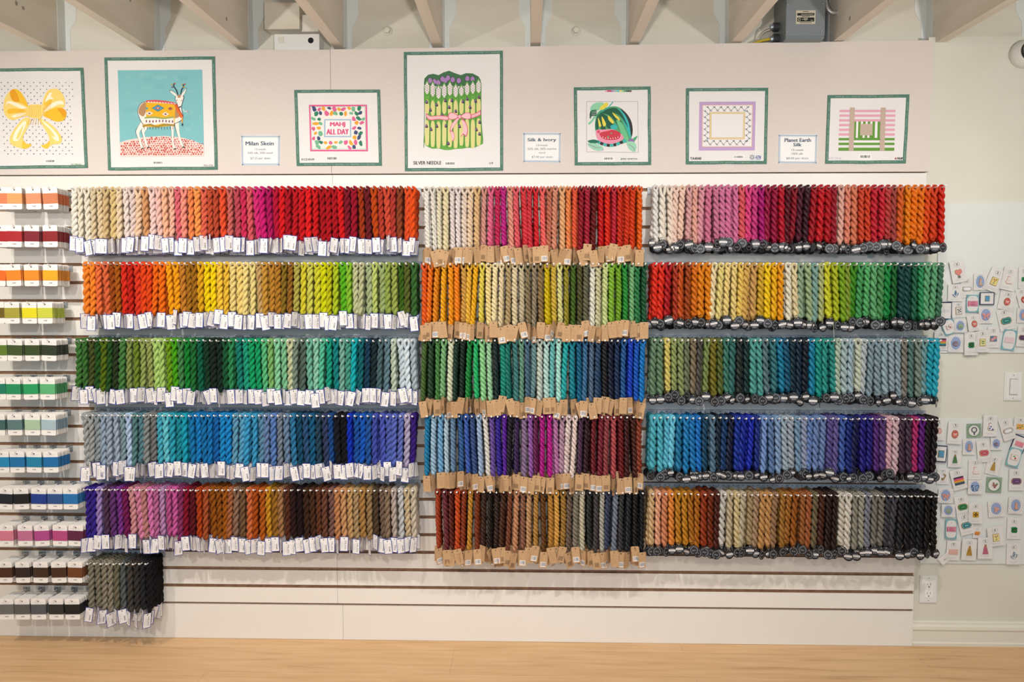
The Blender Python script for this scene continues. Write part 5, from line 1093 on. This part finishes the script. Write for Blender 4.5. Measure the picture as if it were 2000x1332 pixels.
def charm(root, kind, col, s):
    """small enamel charm glued on the card; s = scale in metres"""
    mb = MB(); m = mat('enamel_' + col.lower(), '#'+col, .3); gold = mat('gold_edge', '#C09A62', .35, .6); y0, y1 = -.0035, -.0012
    def out(pts, e=1.12): mb.prism(tr(pts, 0, 0, s*e), -.0028, y1, gold); mb.prism(tr(pts, 0, 0, s), y0, -.0028, m)
    D = lambda hx: mat('enamel_' + hx.lower(), '#'+hx, .35)
    if kind == 'egg': out(reg(0, 0, .75, .95)); mb.prism(tr(BOW, 0, 0, s*.5), y0-.0006, y0, D('E4C9B8'))
    elif kind == 'gem': out(octa(1.1, .72, .38)); mb.prism(tr(octa(.8, .42, .25), 0, 0, s), y0-.0008, y0, D(mixhex(col, .72))); mb.prism(tr(octa(.5, .12, .08), 0, 0, s), y0-.0012, y0-.0008, D(mixhex(col, 1.25)))
    elif kind == 'tassel':
        mb.prism(tr([(-.12, 1), (.12, 1), (.3, .5), (.62, -1), (-.62, -1), (-.3, .5)], 0, 0, s), y0, y1, m); mb.prism(tr(reg(0, .95, .2, .28), 0, 0, s), y0-.0008, y0, gold)
        for i in range(5): mb.prism(tr([(-.3+i*.15-.02, .4), (-.3+i*.15+.02, .4), (-.5+i*.25+.03, -.97), (-.5+i*.25-.01, -.97)], 0, 0, s), y0-.0004, y0, D(mixhex(col, .75)))
    elif kind == 'tile':
        out([(-.7, -.85), (.7, -.85), (.7, .85), (-.7, .85)])
        for x, z, hx in ((-.25, .4, 'A8323A'), (.25, .45, '6A3020'), (0, .05, 'A8323A'), (-.05, -.45, '3A6A40')): mb.prism(tr(reg(x, z, .22, .1, 8, .5), 0, 0, s), y0-.0005, y0, D(hx))
    elif kind == 'greentile':
        out([(-.7, -.85), (.7, -.85), (.7, .85), (-.7, .85)])
        for zz in (.35, -.15): mb.prism(tr([(-.4, zz), (0, zz-.25), (.4, zz), (.4, zz+.18), (0, zz-.05), (-.4, zz+.18)], 0, 0, s), y0-.0005, y0, D('2F7A48'))
    elif kind == 'mono':
        out([(-.85, -1), (.85, -1), (.85, 1), (-.85, 1)])
        for x, z in ((-.3, .3), (.4, .45), (-.1, -.4), (.45, -.3), (.1, .05)): mb.prism(tr(reg(x, z, .16, .22, 7, x), 0, 0, s), y0-.0005, y0, D('2E2E30'))
    elif kind == 'clover':
        for a in range(4): mb.prism(tr(reg(.45*math.cos(PI/4+a*PI/2), .45*math.sin(PI/4+a*PI/2), .46, .46), 0, 0, s), y0, y1, m)
        mb.prism(tr(reg(0, 0, .16, .16), 0, 0, s), y0-.0006, y0, gold)
    elif kind == 'anchor': mb.prism(tr(ANCH, 0, 0, s), y0, y1, m); mb.prism(tr([(-.5, -.3), (-.3, -.25), (.05, -.75), (.35, .1), (.6, .15), (.15, -.9), (-.05, -.9)], 0, 0, s), y0-.0006, y0, D('ECEAE4'))
    elif kind == 'dog': mb.prism(tr(DOG, 0, 0, s*1.1), -.0026, y1, D('D89A80')); mb.prism(tr(DOG, 0, 0, s*.95), y0, -.0026, m); mb.prism(tr(reg(-.05, -.1, .12, .12), 0, 0, s), y0-.0005, y0, D('D89A80'))
    elif kind == 'blue_dog': mb.prism(tr(DOG, 0, 0, s*1.1), -.0026, y1, gold); mb.prism(tr(DOG, 0, 0, s*.95), y0, -.0026, D('EEEAE4')); [mb.prism(tr(reg(x, z, .2, .2), 0, 0, s), y0-.0005, y0, D('2E4F9E')) for x, z in ((.05, .1), (.55, -.6), (-.2, -.4))]
    elif kind == 'balloon': out([(x, z) for x, z in ((0, -.7), (-.8, .05), (-.75, .6), (-.35, .85), (0, .6), (.35, .85), (.75, .6), (.8, .05))]); mb.prism(tr([(-.25, -.75), (.25, -.75), (.35, -1.3), (-.3, -1.3)], 0, 0, s), y0, y1, D('6A6A60'))
    elif kind == 'crystal': out(octa(1.2, .6, .35)); mb.prism(tr(octa(.85, .3, .2), 0, 0, s), y0-.0006, y0, D('F4F4F6'))
    elif kind == 'stripes':
        for i, hx in enumerate(('3A4A5A', '3A9A9A' if col == '3A9A9A' else '4E6272', 'E8B020', 'E07A50', 'D0508A', '2A2A30')): mb.prism(tr([(-1.2, -1+i*.33), (1.2, -1+i*.33), (1.2, -.67+i*.33), (-1.2, -.67+i*.33)], 0, 0, s), y0, y1, D(hx))
    elif kind == 'patch': out([(-.9, -.75), (.9, -.75), (.9, .75), (-.9, .75)]); mb.prism(tr([(-.8, -.1), (.2, .65), (.8, .65), (.8, .1), (-.2, -.65), (-.8, -.65)], 0, 0, s), y0-.0005, y0, D('D89A8C'))
    elif kind == 'monkey': mb.tube([(-.4*s, -.003, -.9*s), (.1*s, -.003, -.5*s), (.5*s, -.003, .1*s), (.75*s, -.003, .7*s), (.4*s, -.003, 1*s), (0, -.003, .75*s)], s*.17, m, 8); mb.prism(tr(reg(-.1, -.5, .45, .35), 0, 0, s), y0-.001, y1, m)
    elif kind == 'floral': mb.prism(tr([(-1.1, -.8), (1.1, -.8), (1.1, .8), (-1.1, .8)], 0, 0, s), y0, y1, m); [mb.prism(tr(reg(x, z, .25, .2, 7), 0, 0, s), y0-.0005, y0, D(hx)) for x, z, hx in ((-.5, .3, 'E07A50'), (.4, .2, '5A8A4A'), (-.1, -.3, 'C03A3A'), (.7, -.4, 'E8D060'), (-.8, -.4, '5A8A4A'))]
    elif kind == 'bow': mb.prism(tr(BOW, 0, 0, s*1.2), y0, y1, m); mb.prism(tr(reg(0, .2, .2, .2), 0, 0, s), y0-.0008, y0, D(mixhex(col, .85)))
    elif kind == 'blue_bow': mb.prism(tr(BOW, 0, 0, s*1.25), y0, y1, D('2C3E60')); mb.prism(tr(BOW, 0, 0, s*1.0), y0-.0005, y0, m); mb.prism(tr(reg(0, .2, .2, .2), 0, 0, s), y0-.0008, y0-.0005, D('2C3E60'))
    elif kind == 'boot': mb.prism(tr(BOOT, 0, 0, s*1.1), -.0026, y1, gold); mb.prism(tr(BOOT, 0, 0, s), y0, -.0026, m)
    elif kind == 'rose':
        for i in range(5): mb.prism(tr(reg((i % 2)*.1-.05, (i % 3)*.08-.08, 1-i*.2, .85-i*.17, 11, i), 0, 0, s), y1-.0006*(i+1), y1-.0006*i, D(mixhex(col, 1 if i % 2 else .72)))
    elif kind == 'shell':
        mb.prism(tr(reg(0, 0, 1, 1), 0, 0, s), y0, y1, D('8A9A8C')); mb.prism(tr(reg(0, 0, .8, .75), 0, 0, s), y0-.0006, y0, m)
        for i in range(7): a = math.radians(30+i*20); mb.prism(tr([(-.03, -.6), (.03, -.6), (.65*math.cos(a)+.03, -.55+1.1*math.sin(a)), (.65*math.cos(a)-.03, -.55+1.1*math.sin(a))], 0, 0, s), y0-.001, y0-.0006, D('8A9A8C'))
    elif kind == 'racket': mb.lathe([(.7*s, -.0012), (.7*s, -.003), (.95*s, -.003), (.95*s, -.0012)], m, Matrix.Translation((0, 0, .3*s)), 18, False); mb.prism(tr([(-.15, -.5), (.15, -.5), (.2, -1.4), (-.2, -1.4)], 0, 0, s), y0, y1, m)
    elif kind == 'chicken': mb.prism(tr([(-.5, .9), (-.1, .8), (0, .2), (.5, .1), (.8, .6), (.9, 0), (.5, -.5), (.3, -1), (-.1, -1), (-.2, -.5), (-.6, -.2), (-.4, .4)], 0, 0, s), y0, y1, m); mb.prism(tr(reg(.85, .45, .35, .35), 0, 0, s), y0, y1, D('A8C49A'))
    elif kind == 'critter': mb.prism(tr([(-.6, .6), (-.2, .9), (.1, .5), (.7, .3), (.9, -.2), (.3, -.3), (.1, -1), (-.5, -1), (-.6, -.2)], 0, 0, s), y0, y1, m)
    elif kind == 'rect': mb.prism(tr([(-1.2, -.7), (1.2, -.7), (1.2, .7), (-1.2, .7)], 0, 0, s), y0, y1, m)
    elif kind == 'book': mb.prism(tr([(-.8, -1), (.8, -1), (.8, 1), (-.8, 1)], 0, 0, s*1.12), -.0026, y1, gold); mb.prism(tr([(-.8, -1), (.8, -1), (.8, 1), (-.8, 1)], 0, 0, s), y0, -.0026, m)
    elif kind == 'hotmess':
        mb.prism(tr([(-1.3, -.7), (1.3, -.7), (1.3, .7), (-1.3, .7)], 0, 0, s*1.08), -.0026, y1, D('A84A60')); mb.prism(tr([(-1.3, -.7), (1.3, -.7), (1.3, .7), (-1.3, .7)], 0, 0, s), y0, -.0026, m)
        put_text(mb, 'HOT', 0, .3*s, y0-.0004, D('A02A48'), width=1.1*s, height=.42*s); put_text(mb, 'MESS', 0, -.3*s, y0-.0004, D('A02A48'), width=1.5*s, height=.42*s)
    elif kind == 'cherry': mb.prism(tr([(-.9, -.7), (.9, -.7), (.9, .7), (-.9, .7)], 0, 0, s*1.1), -.0026, y1, D('C07A7A')); mb.prism(tr([(-.9, -.7), (.9, -.7), (.9, .7), (-.9, .7)], 0, 0, s), y0, -.0026, m); mb.prism(tr(reg(.2, -.2, .25, .25), 0, 0, s), y0-.0005, y0, D('B03040')); mb.prism(tr(reg(-.2, .25, .35, .2), 0, 0, s), y0-.0005, y0, D('5A9A5A'))
    elif kind == 'none': 
        for z in (.3, 0, -.3): mb.prism(tr([(-1, z-.04), (1, z-.04), (1, z+.04), (-1, z+.04)], 0, 0, s), -.0014, -.0012, M_silver)
    return mb.build('charm' if kind != 'none' else 'print', root)
# px, py, width px, height px, turn in degrees, card style (p plain, o oval, t teal edge, n navy frame, b botanical), charm, colour, label
B_ = [
(1838, 666, 29, 40, 0, 'p', 'stripes', '3A9A9A', 'striped colour-block charm pouch at the lower left of upper board'),
(1847.5, 607, 24, 38, 0, 'n', 'none', 'B04050', 'navy-framed charm card at left edge of upper board, half hidden by skeins'),
(1865, 572, 30, 36, 0, 'p', 'anchor', '5F7C94', 'blue anchor charm pouch at the left of the upper board'),
(1870.5, 530.5, 30, 47, -12, 'p', 'balloon', 'E08A80', 'coral heart balloon charm pouch at the top left of upper board'),
(1888, 562, 26, 42, 0, 'p', 'crystal', 'CFD0D2', 'clear crystal charm pouch on the upper board, below the balloon'),
(1913.8, 551, 27, 35, 0, 'o', 'boot', 'C9A890', 'blue-oval charm card with a tan figure, top of upper board'),
(1899, 593, 26, 37, 0, 't', 'hotmess', 'D98AA4', 'teal-edged card with pink HOT MESS charm on the upper board'),
(1927, 583, 31, 27, 0, 'n', 'book', '5A9AB8', 'navy-framed card with a blue book charm on the upper board'),
(1872, 605, 28, 33, -4, 'p', 'mono', 'D9D6D0', 'grey tile charm with black figures pouch on the upper board'),
(1966.5, 587, 34, 40, 10, 'p', 'egg', 'CC5C5C', 'red egg charm pouch on the upper board, right side'),
(1942, 547, 32, 50, 22, 'p', 'tile', 'E8D88A', 'tilted pouch with pale yellow tile charm, top of upper board'),
(1969, 545, 29, 48, 13, 'p', 'dog', 'E8E2DC', 'white animal charm pouch at the top right of upper board'),
(1999, 543, 22, 44, 0, 'p', 'clover', '2F8A4E', 'green charm pouch cut by the right photo edge, top of upper board'),
(1998, 583, 24, 44, -16, 'p', 'egg', 'B84A48', 'red charm pouch cut by the right photo edge, upper board middle'),
(1924.6, 616, 30, 34, 0, 'o', 'bow', 'DA9490', 'blue-oval card with pink bow charm on the upper board'),
(1901.6, 630.5, 27, 35, -10, 'p', 'egg', 'D06A60', 'salmon egg charm pouch at the centre of upper board'),
(1964, 624, 32, 46, -15, 'p', 'gem', '4E9C94', 'teal gem charm pouch tilted on the upper board'),
(1998, 616, 26, 32, 0, 'o', 'critter', 'D0A090', 'blue-oval charm card cut by the right edge, upper board'),
(1853, 638.6, 27, 32, -22, 't', 'cherry', 'E2D6D0', 'tilted teal-edged card with reddish charm, left of upper board'),
(1874.6, 637, 26, 28, 0, 'o', 'shell', 'A9C49A', 'blue-oval card with round green shell charm, upper board'),
(1866.5, 671, 32, 36, 0, 'o', 'rose', 'A89AA8', 'blue-oval card with mauve rose charm, bottom of upper board'),
(1939.5, 659, 25, 44, 0, 'p', 'patch', '4E7FB0', 'blue and salmon patch charm pouch, bottom of upper board'),
(1896, 671, 28, 50, -2, 'p', 'clover', '2A7A4A', 'dark green clover charm pouch hanging past the upper board edge'),
(1918, 666, 29, 48, 0, 'p', 'greentile', 'E4DC98', 'cream tile charm with green zigzag pouch, bottom of upper board'),
(1970.5, 664, 28, 44, 8, 't', 'rect', 'E6CCD0', 'teal-edged card with pale pink charm, bottom right of upper board'),
(1997, 657, 24, 44, 4, 'p', 'gem', '6A4A74', 'purple gem charm pouch cut by right photo edge, upper board'),
(1833.6, 838.6, 22, 46, 0, 'p', 'egg', 'DDA8A4', 'pale pink charm pouch at top left of lower board behind skeins'),
(1864, 845, 30, 48, 3, 'p', 'egg', 'C8605C', 'red-pink egg charm pouch at the top left of lower board'),
(1902, 841, 30, 30, -2, 'b', 'racket', '4A4A50', 'botanical-edged card with a dark racket charm, lower board top'),
(1992, 831, 27, 36, 3, 'p', 'floral', 'E0B060', 'orange floral charm pouch at the top right of lower board'),
(1967, 838.6, 27, 46, -18, 'p', 'crystal', 'CBCCCE', 'tilted clear crystal charm pouch, top of lower board'),
(1932.8, 831, 29, 47, 1, 'p', 'blue_dog', 'EEEAE4', 'white and blue animal charm pouch, topmost on lower board'),
(1990, 867, 30, 36, 20, 'n', 'rect', 'E08A98', 'navy-framed card with pink charm at the right of lower board'),
(1892, 873, 26, 33, 0, 'o', 'boot', 'D9A48C', 'blue-oval card with pink boot charm, upper part of lower board'),
(1945, 867, 24, 26, 0, 'o', 'rose', 'A592A4', 'blue-oval card with mauve rose charm on the lower board'),
(1836.7, 886, 25, 36, 4, 'n', 'book', '5A94B4', 'navy-framed card with blue charm at left of lower board'),
(1939.7, 909, 29, 40, 12, 'p', 'tassel', 'C09A4A', 'gold tassel charm pouch at the middle of the lower board'),
(1920.8, 881.7, 28, 46, -6, 'p', 'gem', 'E0707A', 'pink gem charm pouch on the lower board, under the racket card'),
(1864, 894, 28, 40, 0, 'p', 'tassel', '5A8458', 'green tassel charm pouch on the lower board'),
(1979.6, 893, 27, 40, 14, 't', 'cherry', 'F0E4DC', 'tilted teal-edged card with cherry charm on the lower board'),
(1904, 917, 28, 44, 0, 'p', 'dog', 'ECE6E2', 'white outlined animal charm pouch at the centre of lower board'),
(1841, 930, 25, 34, 0, 'p', 'monkey', 'A08458', 'brown curly-tailed charm pouch at the left of lower board'),
(1871.4, 936, 30, 44, -15, 'p', 'stripes', '4E6272', 'tilted striped rainbow charm pouch on the lower board'),
(1903, 951, 29, 30, 0, 'o', 'blue_bow', '9AB0D0', 'blue-oval card with blue ribbon bow charm, lower board'),
(1941, 947, 32, 33, 2, 'b', 'chicken', '9A6A5A', 'botanical-edged card with a brown chicken charm, lower board'),
(1984, 937, 30, 46, 0, 'p', 'gem', '7A5A84', 'purple gem charm pouch at the right of the lower board'),
(1846, 968, 31, 32, 4, 'o', 'bow', 'D89488', 'blue-oval card with pink bow charm, left of lower board'),
(1904, 1002, 29, 44, 0, 'p', 'clover', 'CDA030', 'golden clover charm pouch on the lower board'),
(1879, 987.5, 29, 42, -12, 'p', 'gem', '3A8A54', 'green gem charm pouch tilted on the lower board'),
(1945, 994, 33, 34, -5, 'o', 'critter', 'D9A090', 'blue-oval card with a small pink figure charm, lower board'),
(1983, 987.5, 31, 34, 2, 'o', 'boot', 'D6A48E', 'blue-oval card with pink boot charm, right side of lower board'),
(1851, 997, 28, 27, 0, 'o', 'shell', 'A8B89A', 'blue-oval card with round shell charm, left of lower board'),
(1908, 1040, 16, 24, 4, 'p', 'floral', 'E09040', 'small orange floral charm pouch partly hidden on the lower board'),
(1885.7, 1023, 30, 46, -15, 'p', 'gem', '5AA0A8', 'light teal gem charm pouch tilted on the lower board'),
(1857, 1033, 24, 42, 0, 't', 'hotmess', 'DA8CA6', 'teal-edged card with pink HOT MESS charm on the lower board'),
(1943.5, 1047, 33, 42, -8, 'p', 'tile', 'E8DC9A', 'pale yellow tile charm pouch low on the lower board'),
(1980, 1032, 29, 46, 0, 'p', 'clover', '1F7A44', 'green clover charm pouch at the right of the lower board'),
(1861, 1075, 28, 42, 3, 'p', 'rect', 'DDB0A4', 'pale pink square charm pouch at bottom left of lower board'),
(1892, 1073, 31, 46, 2, 'p', 'tassel', 'BC9440', 'gold tassel charm pouch at the bottom of the lower board'),
(1923, 1070, 31, 46, -1, 'p', 'tassel', 'C46A80', 'pink tassel charm pouch at the bottom of the lower board'),
(1979, 1081.7, 29, 46, 0, 'p', 'anchor', '8A98A8', 'grey anchor charm pouch at the bottom right of lower board'),
(1844, 1091.6, 23, 17, -40, 'p', 'none', 'CCCCCC', 'tilted blank pouch card at the bottom left corner of lower board')]
for q, (px, py, wp, hp, deg, st, ch, col, lab) in enumerate(B_):
    lay = (q % 4)*.0008 + q*.00002
    c = P(px, py, .012-lay); k = (P(px+1, py, .012)-P(px, py, .012)).length; W2, H2 = wp*k/2, hp*k/2
    root = empty('charm_pouch', (c.x, .0120-lay*2, c.z), lab, 'charm pouch', 'charm pouches on the white boards'); root.rotation_euler = (0, math.radians(deg), 0)
    mb = MB(); cs = .93
    edge = {'p': M_pcard, 'o': M_pcard, 't': mat('teal_pattern', '#7FB4BC', .6), 'n': mat('navy_edge', '#2C3852', .6), 'b': mat('botanical_pattern', '#8FA68C', .6)}[st]
    w1, h1 = W2*cs, H2*cs
    mb.box(-w1, w1, -.0004, .0004, -h1, h1, edge)
    if st == 't':
        mb.prism(smooth([(-w1*.8, -h1*.66), (0, -h1*.88), (w1*.8, -h1*.66), (w1*.8, h1*.66), (0, h1*.9), (-w1*.8, h1*.66)], 4), -.0007, -.0004, M_pcard)
        for i in range(14): a = i*PI/7; mb.prism(reg(w1*.88*math.cos(a), h1*.92*math.sin(a), w1*.06, w1*.06, 6), -.0006, -.0004, mat('teal_dark', '#2F7884', .6))
        mb.lathe([(0, 0), (.0016, 0)], mat('teal_dark', '#2F7884', .6), Matrix.Translation((0, -.0008, h1*.66)), 8)
    if st == 'n': mb.box(-w1*.86, w1*.86, -.0007, -.0004, -h1*.86, h1*.86, M_pcard)
    if st == 'b':
        for i in range(22): a = i*PI/11; mb.prism(reg(w1*.86*math.cos(a), h1*.86*math.sin(a), w1*.1, h1*.05, 6, a), -.0006, -.0004, mat('botanical_dark', '#4F6E58', .6))
        mb.prism(reg(0, 0, w1*.72, h1*.74, 24), -.0008, -.0004, M_pcard)
    if st == 'o':
        mb.prism(reg(0, h1*.05, w1*.66, h1*.76, 22), -.0007, -.0004, mat('oval_blue', '#93A6CC', .7))
        for i in range(20): a = i*PI/10+.1; mb.prism(reg(w1*.88*math.cos(a), h1*.9*math.sin(a), w1*.05, w1*.05, 5), -.0006, -.0004, mat('confetti_grey', '#8E8E9C', .7))
    if st in 'pt' and ch != 'none':
        if st == 'p':
            for x in (-1, 1): mb.prism(reg(x*w1*.13, h1*.66, w1*.24, h1*.15, 12), -.00055, -.0004, mat('crest_green', '#93A69A', .7)); mb.prism(reg(x*w1*.13, h1*.66, w1*.20, h1*.12, 12), -.0007, -.00055, M_pcard)
        for z, l in ((.42, .5), (-.72, .6), (-.80, .5)): mb.box(-w1*l, w1*l, -.0006, -.0004, h1*z-.0003, h1*z+.0003, M_silver)
    mb.build('card', root)
    o = charm(root, ch, col, min(w1*.56, h1*.40) if ch not in ('tassel', 'mono', 'racket') else min(w1*.62, h1*.42))
    o.location = (0, 0, -h1*(.12 if st == 'p' else .0))
    mb = MB(); mb.box(-W2, W2, -.0046, -.0045, -H2, H2, M_pouch); mb.build('clear_sleeve', root)
# stray thread hanging between two rows
a = P(1627, 628, -.125); b = P(1629, 659, -.122); mb = MB(); mb.tube([a, a.lerp(b, .4)+Vector((.001, 0, 0)), b], .0009, mat('pale_green_thread', '#A9C4B4', .8), 6)
tag(mb.build('loose_thread', loc=a), 'loose pale green thread end hanging below the second row of right skeins', 'thread')
# SUBPARTS: pieces that sit on a part hang under that part
base_ = lambda o: o.name.split('.')[0]
UNDER = {'electrical_box': {'screw': 'box_lid', 'rating_plate': 'box_lid', 'cable_clamp': 'box_body'}, 'needlepoint_canvas': {'painted_design': 'canvas_cloth', 'maker_mark': 'canvas_cloth', 'barcode_sticker': 'canvas_cloth'},
 'price_sign': {'printed_text': 'card', 'push_pin': 'card'}, 'light_switch': {'rocker': 'face_plate'}, 'power_outlet': {'receptacle': 'face_plate'}, 'floss_card': {'print': 'card'}, 'ceiling_joist': {'knot': 'timber'},
 'security_camera': {'lens': 'eyeball'}, 'cover_plate': {'screw_hole': 'plate', 'knockout': 'plate'}}
kids = {}
for o in bpy.data.objects:
    if o.parent and o.parent.type == 'EMPTY' and base_(o.parent) in UNDER: kids.setdefault(o.parent.name, []).append(o)
for rt_, ch_ in kids.items():
    m_ = UNDER[rt_.split('.')[0]]; by = {}
    for o in ch_: by.setdefault(base_(o), o)
    for o in ch_:
        if base_(o) in m_: o.parent = by[m_[base_(o)]]
